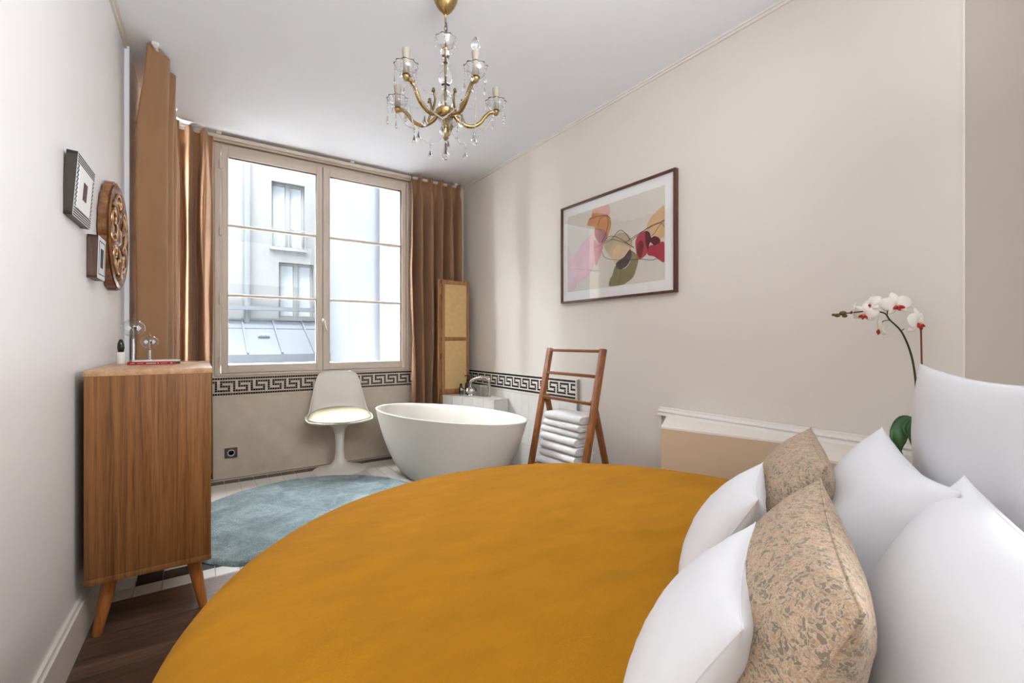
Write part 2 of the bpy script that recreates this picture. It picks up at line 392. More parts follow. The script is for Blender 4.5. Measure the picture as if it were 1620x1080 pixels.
for a, b in (((3.92, 0.9), (3.97, 2.66)), ((4.31, 0.9), (4.36, 2.66)), ((3.97, 0.9), (4.31, 0.95)), ((3.97, 2.61), (4.31, 2.66))): m.b2((-0.43, a[0], a[1]), (-0.38, b[0], b[1]), 0.003)
win2 = struct('window_2', m, M_win, 'side window hidden behind the large tan curtain', 'window')
MB().b2((-0.41, 3.97, 0.95), (-0.406, 4.31, 2.61)).build('pane', M_glass, win2, 0)
struct('wall_right', MB().b2((XR, 0.454, 0), (XR+0.15, 4.6, CEIL)), M_wall, 'long warm white right wall carrying the framed print', 'wall')
m = MB(); m.prism([(XR, 0.454), (3.35, -0.25), (3.35, 0.4), (XR+0.15, 0.60)], 0, CEIL); struct('wall_alcove', m, M_alc, 'wall of the bed alcove at far right, toned darker for shade', 'wall')
struct('wall_alcove_side', MB().b2((3.2, -1.6, 0), (3.35, 0.0, CEIL)), M_alc, 'alcove end wall', 'wall')
struct('wall_rear', MB().b2((-0.6, -1.75, 0), (3.4, -1.6, CEIL)), M_wall, 'rear wall behind the bed', 'wall')
# back wall around the window opening
WX0, WX1, WZ0, WZ1 = 0.125, 1.79, 0.868, 2.80
m = MB(); m.b2((-0.5, YB, 0.0), (2.6, YB+0.28, WZ0)); m.b2((-0.5, YB, WZ0), (WX0, YB+0.28, CEIL)); m.b2((WX1, YB, WZ0), (2.6, YB+0.28, CEIL)); m.b2((WX0, YB, WZ1), (WX1, YB+0.28, CEIL))
struct('wall_back', m, M_plaster, 'stone plaster wall under and around the tall window', 'wall')
struct('trim_1', MB().b2((2.02, YB-0.02, 0.86), (2.395, YB-0.001, CEIL)).b2((2.36, YB-0.045, 0.86), (XR, YB-0.001, CEIL)), M_win, 'cream pilaster strip in the corner right of the curtain', 'trim')
m = MB()
m.prism([(xl(-1.6), -1.6), (xl(3.4), 3.4), (xl(3.4)+0.018, 3.4), (xl(-1.6)+0.018, -1.6)], 0.0, 0.150)
m.prism([(xl(-1.6), -1.6), (xl(3.4), 3.4), (xl(3.4)+0.010, 3.4), (xl(-1.6)+0.010, -1.6)], 0.150, 0.168)
struct('baseboard_left', m, M_trim, 'white baseboard along the left wall', 'baseboard')
m = MB()
for dx, dz in ((0.012, 0.030), (0.026, 0.012)):
    m.prism([(xl(-1.6), -1.6), (xl(3.4), 3.4), (xl(3.4)+dx, 3.4), (xl(-1.6)+dx, -1.6)], CEIL-dz, CEIL)
struct('trim_2', m, M_trim, 'thin white cornice at top of left wall', 'trim')
m = MB(); m.b2((XR-0.012, 0.45, CEIL-0.022), (XR, 4.5, CEIL)); m.b2((XR-0.022, 0.45, CEIL-0.009), (XR, 4.5, CEIL))
struct('trim_3', m, M_trim, 'thin white cornice at top of right wall', 'trim')
struct('trim_4', MB().b2((XR-0.003, 0.449, 0.70), (XR+0.006, 0.456, CEIL)), M_trim, 'slim white bead on the corner of right wall', 'trim')

# greek key frieze and tiled splash area
P = 0.0185
def frieze(name, lab, mapper, length, parent_mat):
    slab = mapper(MB(), 0, length, 0.682, 0.852, 0.0, 0.006, False); root = struct(name, slab, parent_mat, lab, 'trim')
    t = MB(); cells = set(); n = int(length/P)
    zc = lambda r_: 0.838 - (r_*P)
    base = [(c, 0) for c in range(6)]+[(5, r_) for r_ in range(5)]+[(c, 4) for c in range(5, 11)]+[(3, 3), (3, 2), (2, 2), (1, 2), (0, 2), (0, 1)]
    for k in range(-2, n//7+2):
        for (c, r_) in base:
            cc = c+7*k
            if 0 <= cc < n: cells.add((cc, r_+1.5))
    for c in range(n): cells.add((c, 0)); cells.add((c, 7.0))
    for (c, r_) in sorted(cells):
        mapper(t, c*P+0.0012, c*P+P-0.0012, zc(r_)-P/2+0.0012, zc(r_)+P/2-0.0012, 0.005, 0.0078, True)
    tag(t.build('black_tessera', M_tile_b, root, 0), kind='stuff')
    b = MB()
    for c in range(n):
        for q in range(9):
            r_ = q
            if (c, r_+0.5) in cells or (c, r_) in cells: pass
    b.bm.free()
    return root
M_fbase = paint('cream_mosaic', (208, 196, 180), 0.5, 0.08, 0.25, 55, 0.4, 55)
M_fbase2 = paint('white_mosaic', (222, 216, 208), 0.45, 0.05, 0.25, 55, 0.4, 55)
def map_back(m, a, b, z0, z1, d0, d1, tess): return m.b2((0.02+a, YB-d1, z0), (0.02+b, YB-d0, z1))
def map_right(m, a, b, z0, z1, d0, d1, tess): return m.b2((XR-d1, YB-a, z0), (XR-d0, YB-b, z1))
frieze('trim_5', 'black greek key mosaic frieze under the window', map_back, 2.39, M_fbase)
frieze('trim_6', 'black greek key mosaic frieze on the right wall above the tub', map_right, 1.885, M_fbase2)
struct('trim_7', MB().box((XR-0.008, 2.598, 0.43), (0.016, 0.018, 0.86), None, 0.002), M_steel, 'slim grey edge strip ending the tiled part of right wall', 'trim')
sp = struct('trim_8', MB().b2((XR-0.003, 2.61, 0), (XR, YB, 0.68)), M_grout, 'white tiled splash area low on right wall', 'trim')
t0 = None
for i in range(18):
    for k in range(3):
        c = (XR-0.005, 2.612+0.1045*(i+.5), 0.005+0.225*(k+.5))
        if t0 is None: t0 = MB().box((0, 0, 0), (0.006, 0.1035, 0.224), None, 0.0008, 1).build('wall_tile', M_tile, sp, 0, c)
        else: copy_part(t0, sp, c)

# ------------------------------------------------------------------ window
wroot = MB(); d0, d1 = YB-0.012, YB+0.08
def fr(m, x0, x1, z0, z1, wl, wr, wb, wt, y0, y1, bv=0.003):
    m.b2((x0, y0, z0), (x0+wl, y1, z1), bv); m.b2((x1-wr, y0, z0), (x1, y1, z1), bv); m.b2((x0+wl, y0, z0), (x1-wr, y1, z0+wb), bv); m.b2((x0+wl, y0, z1-wt), (x1-wr, y1, z1), bv); return m
fr(wroot, WX0-0.012, WX1+0.012, WZ0-0.006, WZ1, 0.042, 0.030, 0.022, 0.030, d0, d1)
win = struct('window_1', wroot, M_win, 'tall cream framed double casement window over the courtyard', 'window', smooth=30)
for (x0, x1, gx0, gx1) in ((0.158, 0.951, 0.208, 0.900), (0.957, 1.764, 1.017, 1.715)):
    ca = fr(MB(), x0, x1, 0.886, 2.772, gx0-x0, x1-gx1, 0.066, 0.078, YB-0.022, YB+0.040, 0.004)
    fr(ca, gx0-0.008, gx1+0.008, 0.944, 2.702, 0.008, 0.008, 0.008, 0.008, YB-0.027, YB+0.02, 0.002)
    ca = ca.build('casement', M_win, win, 30)
    for z in (1.538, 2.122):
        MB().box(((gx0+gx1)/2, YB+0.002, z), (gx1-gx0, 0.036, 0.022), None, 0.005).build('glazing_bar', M_win, ca, 30)
    for z0, z1 in ((0.952, 1.527), (1.549, 2.111), (2.133, 2.694)):
        MB().b2((gx0, YB+0.012, z0), (gx1, YB+0.016, z1)).build('pane', M_glass, ca, 0)
hg = MB(); hg.tube([(0, 0, -0.034), (0, 0, 0.034)], 0.007, 10); hg.box((0.012, 0.004, 0), (0.018, 0.004, 0.05)); hg.ball((0, 0, 0.036), 0.007, 1); hg.ball((0, 0, -0.036), 0.007, 1)
hg = hg.build('hinge', M_win, win, 40, (0.150, YB-0.03, 2.62))
for z in (2.07, 1.50, 0.985): copy_part(hg, win, (0.150, YB-0.03, z))
h = MB(); h.box((0, -0.006, 0), (0.026, 0.008, 0.07), None, 0.003); h.tube([(0, -0.006, 0.01), (0, -0.04, 0.01)], 0.008, 10)
h.tube(catmull([(0, -0.042, 0.016), (0.004, -0.046, -0.02), (0.014, -0.044, -0.06), (0.026, -0.042, -0.085)], 5), 0.008, 10, flat=0.7)
h.build('window_handle', M_steel, win, 40, (0.958, YB-0.024, 1.33))

# curtain track and poles
t = thing('curtain_track', 'white ceiling curtain track running along the top of the window', 'curtain rail', (0, 0, 2.80))
MB().tube([(-0.15, 4.405, 0.022), (2.34, 4.405, 0.022)], 0.016, 12).build('rail', M_win, t, 40)
MB().tube([(-0.20, 3.28, 0.030), (-0.20, 4.39, 0.030)], 0.012, 10).build('rail', M_win, t, 40)
for c in ((-0.20, 3.30, 0.045), (-0.2, 4.2, 0.045), (0.14, 4.405, 0.045), (1.2, 4.405, 0.045), (2.3, 4.405, 0.045)):
    MB().box(c, (0.035, 0.035, 0.022), None, 0.003).build('bracket', M_white_lac, t, 30)
MB().tube([(0.105, 4.452, 0.018), (1.80, 4.452, 0.018)], 0.021, 14).build('pelmet_tube', M_win, t, 40)

def curtain(name, label, pathf, nu, ztop, zbot, mat=M_curt, nv=44, base=None):
    m = MB(); zs = [ztop-(ztop-zbot)*((j/(nv-1))**1.35) for j in range(nv)]
    V = [[m.bm.verts.new(pathf(i/(nu-1), z, ztop-z)) for z in zs] for i in range(nu)]
    for i in range(nu-1):
        for j in range(nv-1): m.bm.faces.new((V[i][j], V[i+1][j], V[i+1][j+1], V[i][j+1]))
    o = m.build(name, mat, None, 180); md = o.modifiers.new('thickness', 'SOLIDIFY'); md.thickness = 0.004; md.offset = 0
    return tag(o, label, 'curtain')
def pleat(s, n, depth, A, seed):
    # pinch pleats at the heading opening into soft deep folds
    ph = s*n; k = math.floor(ph); f = ph-k
    head = math.exp(-(depth/0.09)**2); pin = math.exp(-((depth-0.10)/0.05)**2)
    jit = noise.noise((k*3.1+seed, depth*0.7, 0.0))*0.25
    soft = math.cos(TAU*(f+jit*min(1, depth)))
    sharp = (abs(math.cos(PI*f)))**6*2-0.7
    a = A*(0.55+0.45*min(1, depth/0.8))*(1-0.45*pin)
    mix = max(0.0, 1-depth/0.45)
    return a*(soft*(1-mix)+sharp*mix)*(1+0.25*noise.noise((k*1.7+seed, 5, depth*0.4))) + 0.006*noise.noise((s*9+seed, depth*3.0, 2))
def straight(x0, x1, y, n, A, seed, pull=0.0):
    def f(s, z, d):
        xx = x0+(x1-x0)*s; g = 1-pull*math.sin(PI*min(1, d/2.6))
        xx = x1+(xx-x1)*g if seed % 2 else x0+(xx-x0)*g
        o = pleat(s, n, d, A, seed)
        return Vector((xx+0.010*noise.noise((s*6, d*1.3, seed+9)), y-o, z))
    return f
curtain('curtain', 'narrow tan curtain hanging at the left edge of the window', straight(-0.155, 0.098, 4.375, 2.6, 0.070, 4), 90, 2.830, 0.03)
curtain('curtain', 'tan pleated curtain hanging at the right of the window behind the folding screen', straight(1.765, 2.325, 4.385, 5.0, 0.088, 11), 190, 2.832, 0.03)
def left_path():
    top = [(-0.225, 3.44), (-0.238, 3.30), (-0.19, 3.335), (-0.142, 3.415), (-0.185, 3.52), (-0.120, 3.60), (-0.19, 3.70), (-0.125, 3.78), (-0.20, 3.88), (-0.135, 3.97), (-0.20, 4.06), (-0.135, 4.15), (-0.19, 4.24), (-0.12, 4.31)]
    bot = [(-0.292, 3.405), (-0.284, 3.325), (-0.225, 3.355), (-0.150, 3.42), (-0.20, 3.50), (-0.130, 3.60), (-0.215, 3.70), (-0.115, 3.79), (-0.215, 3.88), (-0.112, 3.97), (-0.215, 4.06), (-0.115, 4.14), (-0.205, 4.22), (-0.115, 4.29)]
    return catmull([(a, b, 0) for a, b in top], 9), catmull([(a, b, 0) for a, b in bot], 9)
LT, LB = left_path()
def lp(s, z, d):
    q = s*(len(LT)-1); k = min(len(LT)-2, int(q)); f = q-k
    a = LT[k].lerp(LT[k+1], f); b = LB[k].lerp(LB[k+1], f); u = min(1, (d/0.55)); u = u*u*(3-2*u)
    pin = 1-0.0*math.exp(-((d-0.1)/0.05)**2); p = a.lerp(b, u)
    return Vector((p.x+0.006*noise.noise((s*14, d*1.6, 3)), p.y+0.010*noise.noise((s*11, d*1.2, 8)), z))
curtain('curtain', 'large tan curtain drawn along the left wall behind the oak dresser', lp, len(LT), 2.838, 0.03)

# ------------------------------------------------------------------ courtyard beyond the window
fb = thing('apartment_building', 'pale rendered building with shuttered windows across the courtyard', 'building', (2.0, 12.0, 0))
def lo(x, y, z): return (x-2.0, y-12.0, z)
m = MB(); ops = [(1.42, 2.14, 3.36, 4.93), (1.575, 2.345, 1.72, 3.03), (0.10, 0.50, 3.4, 4.9), (0.08, 0.46, 1.72, 3.03)]
xs = [-8, 0.09, 0.48, 1.42, 1.575, 2.14, 2.345, 9]; zs = [-3, 1.72, 3.03, 3.38, 4.93, 6.7]
ops = [(1.42, 2.14, 3.38, 4.93), (1.575, 2.345, 1.72, 3.03), (0.09, 0.48, 3.38, 4.93), (0.09, 0.48, 1.72, 3.03)]
for a, b in zip(xs, xs[1:]):
    for c, d_ in zip(zs, zs[1:]):
        if any(o[0]-1e-6 <= a and b <= o[1]+1e-6 and o[2]-1e-6 <= c and d_ <= o[3]+1e-6 for o in ops): continue
        m.b2(lo(a, 12.0, c), lo(b, 12.5, d_))
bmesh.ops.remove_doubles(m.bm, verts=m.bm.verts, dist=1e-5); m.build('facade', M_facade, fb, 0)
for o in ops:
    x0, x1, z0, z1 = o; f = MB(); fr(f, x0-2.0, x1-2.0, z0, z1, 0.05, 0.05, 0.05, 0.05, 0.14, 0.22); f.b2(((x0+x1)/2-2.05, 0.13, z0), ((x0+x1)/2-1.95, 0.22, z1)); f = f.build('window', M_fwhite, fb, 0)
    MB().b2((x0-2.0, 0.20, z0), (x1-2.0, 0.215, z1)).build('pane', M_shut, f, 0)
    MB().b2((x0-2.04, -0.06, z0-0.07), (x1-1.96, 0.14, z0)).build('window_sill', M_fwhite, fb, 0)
for (x0, x1, z0) in ((1.42, 2.14, 3.38), (0.09, 0.48, 3.38)):
    rl = MB(); rl.b2(lo(x0, 11.93, z0+0.42), lo(x1, 11.96, z0+0.45)); n = int((x1-x0)/0.09)
    for k in range(n+1): rl.tube([lo(x0+(x1-x0)*k/n, 11.945, z0), lo(x0+(x1-x0)*k/n, 11.945, z0+0.43)], 0.010, 6)
    rl.build('balcony_railing', M_fwhite, fb, 0)
MB().tube([lo(0.915, 11.9, 1.4), lo(0.915, 11.9, 7.2)], 0.065, 10).build('drain_pipe', M_pipe, fb, 40)
MB().b2(lo(-1.0, 11.75, 1.86), lo(2.86, 11.85, 1.95)).build('cable_tray', M_pipe, fb, 0)
zr = thing('zinc_roof', 'pale zinc roof with standing seams below the courtyard building', 'roof', (1.0, 11.2, 1.2))
def zo(x, y, z): return (x-1.0, y-11.2, z-1.2)
m = MB(); prof = [(12.0, 1.645), (11.55, 1.44), (10.4, 0.89)]
m.prism([(12.0-11.2, 1.645-1.2), (10.4-11.2, 0.89-1.2), (10.4-11.2, -0.6), (12.0-11.2, -0.6)], -4.0-1.0, 2.68-1.0, Matrix(((0, 0, 1), (1, 0, 0), (0, 1, 0))))
m.build('roof_sheet', M_zinc, zr, 0)
for k in range(-3, 4):
    x = 0.815+0.62*k if k < 4 else 2.68
    MB().bar(zo(x, 12.0, 1.665), zo(x, 10.4, 0.91), 0.035, 0.045).build('seam', M_zinc, zr, 0)
MB().bar(zo(-3, 11.55, 1.437), zo(2.68, 11.55, 1.437), 0.02, 0.02).build('cross_joint', M_zinc, zr, 0)
MB().bar(zo(-3, 11.98, 1.66), zo(2.7, 11.98, 1.66), 0.05, 0.05).build('ridge_cap', M_pipe, zr, 0)
v = MB(); v.box(zo(1.17, 11.15, 1.27), (0.22, 0.14, 0.05), Matrix.Rotation(R(25), 3, 'X'))
for k in range(5): v.box(zo(1.09+0.04*k, 11.13, 1.29), (0.015, 0.12, 0.05), Matrix.Rotation(R(25), 3, 'X'))
v.build('roof_vent', M_pipe, zr, 0)
MB().b2(zo(-5, 5.12, 0.50), zo(2.36, 10.6, 0.72)).build('flat_roof', paint('pale_bounce_roof', (196, 197, 198), 0.9, 0.06, 0.1, 60), zr, 0)  # roof stretched to the window and paled to bounce light indoors
wg = thing('side_wing', 'plain windowless side wing at right of the courtyard', 'building', (5.0, 9.3, 0))
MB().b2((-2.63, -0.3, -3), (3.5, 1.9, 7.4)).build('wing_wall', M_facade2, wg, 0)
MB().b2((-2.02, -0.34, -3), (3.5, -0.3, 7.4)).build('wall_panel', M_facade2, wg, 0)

struct('courtyard_ground', MB().b2((-10, 4.85, -3.2), (12, 12.6, -3.0)), paint('courtyard_paving', (120, 118, 115), 0.9, 0.1), 'grey paved ground of the courtyard far below the window', 'ground')
# the outside of this house: it shades the courtyard
m = MB(); m.b2((-9, 4.85, CEIL+0.05), (9, 5.1, 13)); m.b2((-9, 4.85, -3), (-0.6, 5.1, CEIL+.05)); m.b2((2.7, 4.85, -3), (9, 5.1, CEIL+.05)); m.b2((-9.0, 5.1, -3), (-8.7, 12.0, 13))
struct('wall_outside', m, M_facade, 'rendered outer wall of this house above the courtyard', 'wall')
# ------------------------------------------------------------------ bed
BX, BY, BR, BZ = 0.912, 0.862, 0.985, 0.606
bed = thing('round_bed', 'low round bed base and mattress under the mustard cover', 'bed', (BX, BY, 0))
MB().lathe([(0.0, 0), (0.86, 0), (0.88, 0.02), (0.88, 0.26), (0.86, 0.28), (0, 0.28)], 64).build('base', M_beige, bed, 40)
MB().lathe([(0.0, 0.282), (0.90, 0.282), (0.93, 0.31), (0.935, 0.45), (0.91, 0.54), (0.86, 0.568), (0, 0.572)], 64).build('mattress', M_pillow, bed, 40)
def cover():
    m = MB(); nu, nv = 220, 64
    prof = [(0.0, BZ-0.004), (0.3, BZ-0.005), (0.6, BZ-0.008), (0.78, BZ-0.014), (0.87, BZ-0.028), (0.92, BZ-0.050), (0.955, BZ-0.085), (0.972, BZ-0.13), (0.983, BZ-0.2), (0.99, 0.30), (0.997, 0.16), (1.0, 0.02)]
    pp = catmull([(a, b, 0) for a, b in prof], 6)
    rings = []
    for k, q in enumerate(pp):
        r, z = q.x, q.y; ring = []
        if r < 1e-5: rings.append([m.bm.verts.new((0, 0, z))]); continue
        for i in range(nu):
            a = TAU*i/nu; dr = max(0, (BZ-0.06-z))/BZ
            f = 0.020*dr*math.sin(a*17+2*noise.noise((math.cos(a)*2, math.sin(a)*2, 1)))+0.012*dr*math.sin(a*29+1.3)
            wv = 0.004*noise.noise((r*math.cos(a)*3.0, r*math.sin(a)*3.0, 4))+0.0012*noise.noise((r*math.cos(a)*22, r*math.sin(a)*9, 7))
            rr = (r+f)*1.05
            ring.append(m.bm.verts.new((rr*math.cos(a), rr*math.sin(a), z+wv)))
        rings.append(ring)
    for a, b in zip(rings, rings[1:]):
        for i in range(nu):
            j = (i+1) % nu
            if len(a) == 1: m.bm.faces.new((a[0], b[i], b[j]))
            else: m.bm.faces.new((a[i], a[j], b[j], b[i]))
    return m
o = cover().build('bedspread', M_mustard, None, 180, (BX, BY, 0)); tag(o, 'mustard yellow velvet spread covering the whole round bed', 'bedspread')

# built-in headboard ledge curving round the head of the bed
hb = thing('headboard_ledge', 'beige built-in headboard ledge with cream top along the right wall', 'headboard', (2.2, 0.9, 0))
arc = [(BX+1.12*math.cos(R(a)), BY+1.12*math.sin(R(a))) for a in range(2, -96, -6)]
plan = [(XR-0.003, 1.795), (2.07, 1.575), (2.24, 0.97)] + arc + [(0.82, -0.62), (3.15, -0.62), (3.15, -0.115), (XR-0.003, 0.445)]
plan = [(p[0]-2.2, p[1]-0.9) for p in plan]
MB().prism(plan, 0.0, 0.677).build('front_panel', M_beige, hb, 0)
MB().prism(plan, 0.678, 0.688).build('ledge_top', M_cream, hb, 0)
m = MB(); prof = [(0.0, 0.0), (0.035, 0.0), (0.030, 0.012), (0.020, 0.015), (0.026, 0.024), (0.018, 0.034), (0.012, 0.038), (0.012, 0.046), (0, 0.050)]
m.prism([(-a, b) for a, b in prof][::-1], -0.44, 0.945, Matrix(((1, 0, 0), (0, 0, 1), (0, 1, 0))))
m.box((-0.008, 0.935, -0.03), (0.016, 0.02, 0.10))
o = m.build('wall_moulding', M_trim, hb, 0, (XR-2.2-0.002, 0, 0.688))

# ------------------------------------------------------------------ pillows
def pillow_mesh(wd, ht, th, mat, name, n=34, pinch=0.07, seed=0, ear=0.02):
    m = MB(); V = {}
    def pos(a, b, s):
        ax, by = abs(a), abs(b)
        x = wd/2*a*(1-pinch*(1-b*b)); y = ht/2*b*(1-pinch*(1-a*a))
        prof = (max(0, 1-ax**2.2)*max(0, 1-by**2.2))**0.52
        z = s*th/2*prof*(1+0.06*noise.noise((a*1.5+seed, b*1.5, s*3)))
        wr = 0.0022*noise.noise((a*6+seed, b*6, s*2))*(1 if prof > 0 else 0)
        return Vector((x, y, z+wr*min(1, prof*3)))
    par = [math.sin(PI/2*(2*i/(n-1)-1)) for i in range(n)]
    T_ = [[m.bm.verts.new(pos(par[i], par[j], 1)) for j in range(n)] for i in range(n)]
    B_ = [[T_[i][j] if i in (0, n-1) or j in (0, n-1) else m.bm.verts.new(pos(par[i], par[j], -1)) for j in range(n)] for i in range(n)]
    for i in range(n-1):
        for j in range(n-1):
            m.bm.faces.new((T_[i][j], T_[i+1][j], T_[i+1][j+1], T_[i][j+1])); m.bm.faces.new((B_[i][j], B_[i][j+1], B_[i+1][j+1], B_[i+1][j]))
    o = m.build(name, mat, None, 180)
    e = MB(); per = [pos(par[i], -1, 1) for i in range(n)]+[pos(1, par[j], 1) for j in range(1, n)]+[pos(par[i], 1, 1) for i in range(n-2, -1, -1)]+[pos(-1, par[j], 1) for j in range(n-2, 0, -1)]
    e.tube(per, 0.0024 if mat is M_paisley else 0.0012, 6, closed=True); e.build('seam', mat, o, 60)
    return o
def place_pillow(o, far, near, lean, ht, drop=None):
    F_ = Vector(far); N_ = Vector(near); X = (F_-N_); X.z = 0; X.normalize(); Nh = Vector((X.y, -X.x, 0))
    up_ = (Nh*math.sin(R(lean))+Vector((0, 0, 1))*math.cos(R(lean))).normalized(); Zv = X.cross(up_)
    c = (F_+N_)/2 - up_*ht/2
    o.matrix_world = Matrix(((X.x, up_.x, Zv.x, c.x), (X.y, up_.y, Zv.y, c.y), (X.z, up_.z, Zv.z, c.z), (0, 0, 0, 1)))
    return o
ART = [
 ([(2.487,2.029),(2.465,2.066),(2.436,2.075),(2.436,2.101),(2.378,2.093),(2.295,2.063),(2.254,2.019),(2.248,1.968),(2.275,1.904),(2.315,1.861),(2.336,1.86),(2.392,1.896),(2.41,1.935),(2.412,1.992),(2.48,2.014)], (200,140,95)),
 ([(2.436,2.101),(2.428,2.13),(2.378,2.134),(2.295,2.124),(2.275,2.126),(2.257,2.084),(2.261,2.051),(2.295,2.058),(2.371,2.086)], (215,165,150)),
 ([(2.412,1.961),(2.392,1.973),(2.322,1.953),(2.281,1.91),(2.302,1.874),(2.336,1.857),(2.385,1.884)], (165,115,120)),
 ([(2.412,1.899),(2.378,1.872),(2.322,1.852),(2.336,1.804),(2.364,1.747),(2.395,1.703),(2.41,1.754),(2.418,1.838)], (205,140,150)),
 ([(2.421,1.937),(2.418,1.838),(2.407,1.754),(2.436,1.675),(2.495,1.63),(2.579,1.602),(2.603,1.631),(2.651,1.746),(2.642,1.789),(2.587,1.856),(2.525,1.909),(2.465,1.93)], (222,186,196)),
 ([(2.708,1.887),(2.667,1.836),(2.642,1.745),(2.603,1.631),(2.611,1.567),(2.651,1.522),(2.713,1.527)], (218,192,202)),
 ([(2.308,1.87),(2.254,1.885),(2.202,1.895),(2.138,1.897),(2.089,1.873),(2.058,1.825),(2.064,1.778),(2.113,1.768),(2.138,1.743),(2.202,1.714),(2.241,1.739),(2.295,1.797),(2.315,1.841)], (190,176,146)),
 ([(2.228,1.786),(2.189,1.814),(2.113,1.806),(2.07,1.77),(2.089,1.745),(2.138,1.733),(2.189,1.682),(2.221,1.707),(2.231,1.747)], (212,186,154)),
 ([(2.208,1.675),(2.138,1.646),(2.089,1.668),(2.064,1.722),(2.064,1.76),(2.028,1.735),(2.005,1.694),(2.023,1.631),(2.052,1.579),(2.113,1.547),(2.144,1.522),(2.257,1.523),(2.261,1.583),(2.228,1.629)], (132,128,94)),
 ([(2.202,1.689),(2.183,1.706),(2.126,1.731),(2.089,1.764),(2.07,1.77),(2.062,1.731),(2.076,1.695),(2.107,1.661),(2.157,1.647),(2.195,1.659)], (82,78,78)),
 ([(2.028,1.819),(2.005,1.852),(1.948,1.87),(1.925,1.828),(1.919,1.754),(1.936,1.72),(1.982,1.695),(2.011,1.704),(2.026,1.763)], (172,70,84)),
 ([(2.017,1.77),(1.993,1.813),(1.965,1.798),(1.965,1.743),(1.988,1.701),(2.011,1.723)], (118,48,56)),
 ([(1.931,1.738),(1.908,1.77),(1.859,1.762),(1.833,1.775),(1.798,1.764),(1.798,1.65),(1.838,1.665),(1.881,1.694),(1.925,1.709)], (168,60,78)),
 ([(1.936,1.894),(1.914,1.934),(1.87,1.97),(1.827,1.991),(1.798,1.992),(1.798,1.821),(1.827,1.8),(1.87,1.824),(1.901,1.837),(1.925,1.864)], (208,174,134)),
 ([(1.945,1.868),(1.914,1.853),(1.901,1.819),(1.875,1.823),(1.838,1.802),(1.833,1.775),(1.875,1.763),(1.908,1.788),(1.925,1.746),(1.936,1.757),(1.948,1.814)], (94,42,50)),
]
ART_LINES = [
 [(2.412,1.837),(2.322,1.852),(2.228,1.865),(2.113,1.82),(2.04,1.779)],
 [(2.336,1.804),(2.315,1.76),(2.254,1.731),(2.126,1.707),(1.982,1.692),(1.903,1.674),(1.859,1.677)],
 [(2.113,1.825),(2.04,1.85),(1.948,1.878),(1.859,1.896),(1.798,1.909)],
 [(2.064,1.826),(1.993,1.859),(1.925,1.887),(1.838,1.9),(1.798,1.865)],
 [(2.241,1.868),(2.202,1.9),(2.157,1.918),(2.113,1.887),(2.076,1.837)],
 [(2.315,1.861),(2.268,1.893),(2.202,1.88),(2.126,1.837),(2.04,1.774)],
 [(1.925,1.819),(1.881,1.837),(1.838,1.882),(1.798,1.909)],
 [(2.371,1.994),(2.35,2.04),(2.295,2.053),(2.254,2.019)],
 [(2.465,2.056),(2.407,2.063),(2.308,2.051),(2.275,2.014),(2.288,1.936),(2.336,1.865)],
]
RD = Vector((0.905, 0.426, 0)).normalized()
def pil(name, label, group, far, wd, ht, th, lean, mat, seed, pinch=0.07):
    F_ = Vector(far); o = pillow_mesh(wd, ht, th, mat, name, 34, pinch, seed)
    place_pillow(o, F_, F_-RD*wd, lean, ht); return tag(o, label, 'pillow', group)
pil('pillow', 'big white pillow standing upright at the back, rising highest beside the orchid', None, (1.745, 0.4205, 1.085), 0.82, 0.48, 0.15, -2, M_pillow, 1, 0.075)
pil('pillow', 'white pillow in the middle row, behind the farther patterned cushion', None, (1.484, 0.434, 0.925), 0.60, 0.37, 0.19, 22, M_pillow, 2, 0.15)
pil('pillow', 'white pillow in the middle row, nearest the camera at the bottom right corner', None, (1.057, 0.198, 0.925), 0.56, 0.37, 0.19, 22, M_pillow, 3, 0.10)
pil('cushion', 'beige patterned cushion standing farther away, its tip pointing at the wall moulding', None, (1.446, 0.587, 0.903), 0.468, 0.335, 0.17, 24, M_paisley, 4, 0.06)
pil('cushion', 'beige patterned cushion nearest the camera, in front of the white pillows', None, (0.921, 0.3586, 0.903), 0.468, 0.335, 0.17, 24, M_paisley, 5, 0.06)
pil('cushion', 'small white cushion farther from the camera, leaning on the patterned one', None, (1.105, 0.552, 0.862), 0.290, 0.29, 0.12, 30, M_pillow, 6, 0.13)
pil('cushion', 'small white cushion at bottom centre, nearest the camera on the mustard cover', None, (0.726, 0.374, 0.864), 0.308, 0.29, 0.12, 30, M_pillow, 7, 0.13)

# ------------------------------------------------------------------ oak dresser
DX0, DX1, DY0, DY1, DZ0, DZ1 = -0.352, 0.046, 2.295, 3.11, 0.235, 1.04
dr = thing('chest_of_drawers', 'tall oak chest of drawers on splayed legs against the left wall', 'dresser', (-0.153, 2.70, 0))
def do(x, y, z): return (x+0.153, y-2.70, z)
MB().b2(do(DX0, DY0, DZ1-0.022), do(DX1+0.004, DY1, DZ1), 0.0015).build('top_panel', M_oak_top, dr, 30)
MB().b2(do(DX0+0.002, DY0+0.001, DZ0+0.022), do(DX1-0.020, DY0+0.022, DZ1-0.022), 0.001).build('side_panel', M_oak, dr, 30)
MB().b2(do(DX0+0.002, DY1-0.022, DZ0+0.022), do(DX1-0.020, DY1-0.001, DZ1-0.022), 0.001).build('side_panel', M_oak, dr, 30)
MB().b2(do(DX1-0.0205, DY0, DZ0+0.022), do(DX1-0.001, DY0+0.022, DZ1-0.022), 0.0015).build('front_edge', M_oak, dr, 30)
MB().b2(do(DX1-0.0205, DY1-0.022, DZ0+0.022), do(DX1-0.001, DY1, DZ1-0.022), 0.0015).build('front_edge', M_oak, dr, 30)
MB().b2(do(DX0, DY0, DZ0), do(DX1, DY1, DZ0+0.022), 0.0015).build('bottom_panel', M_oak, dr, 30)
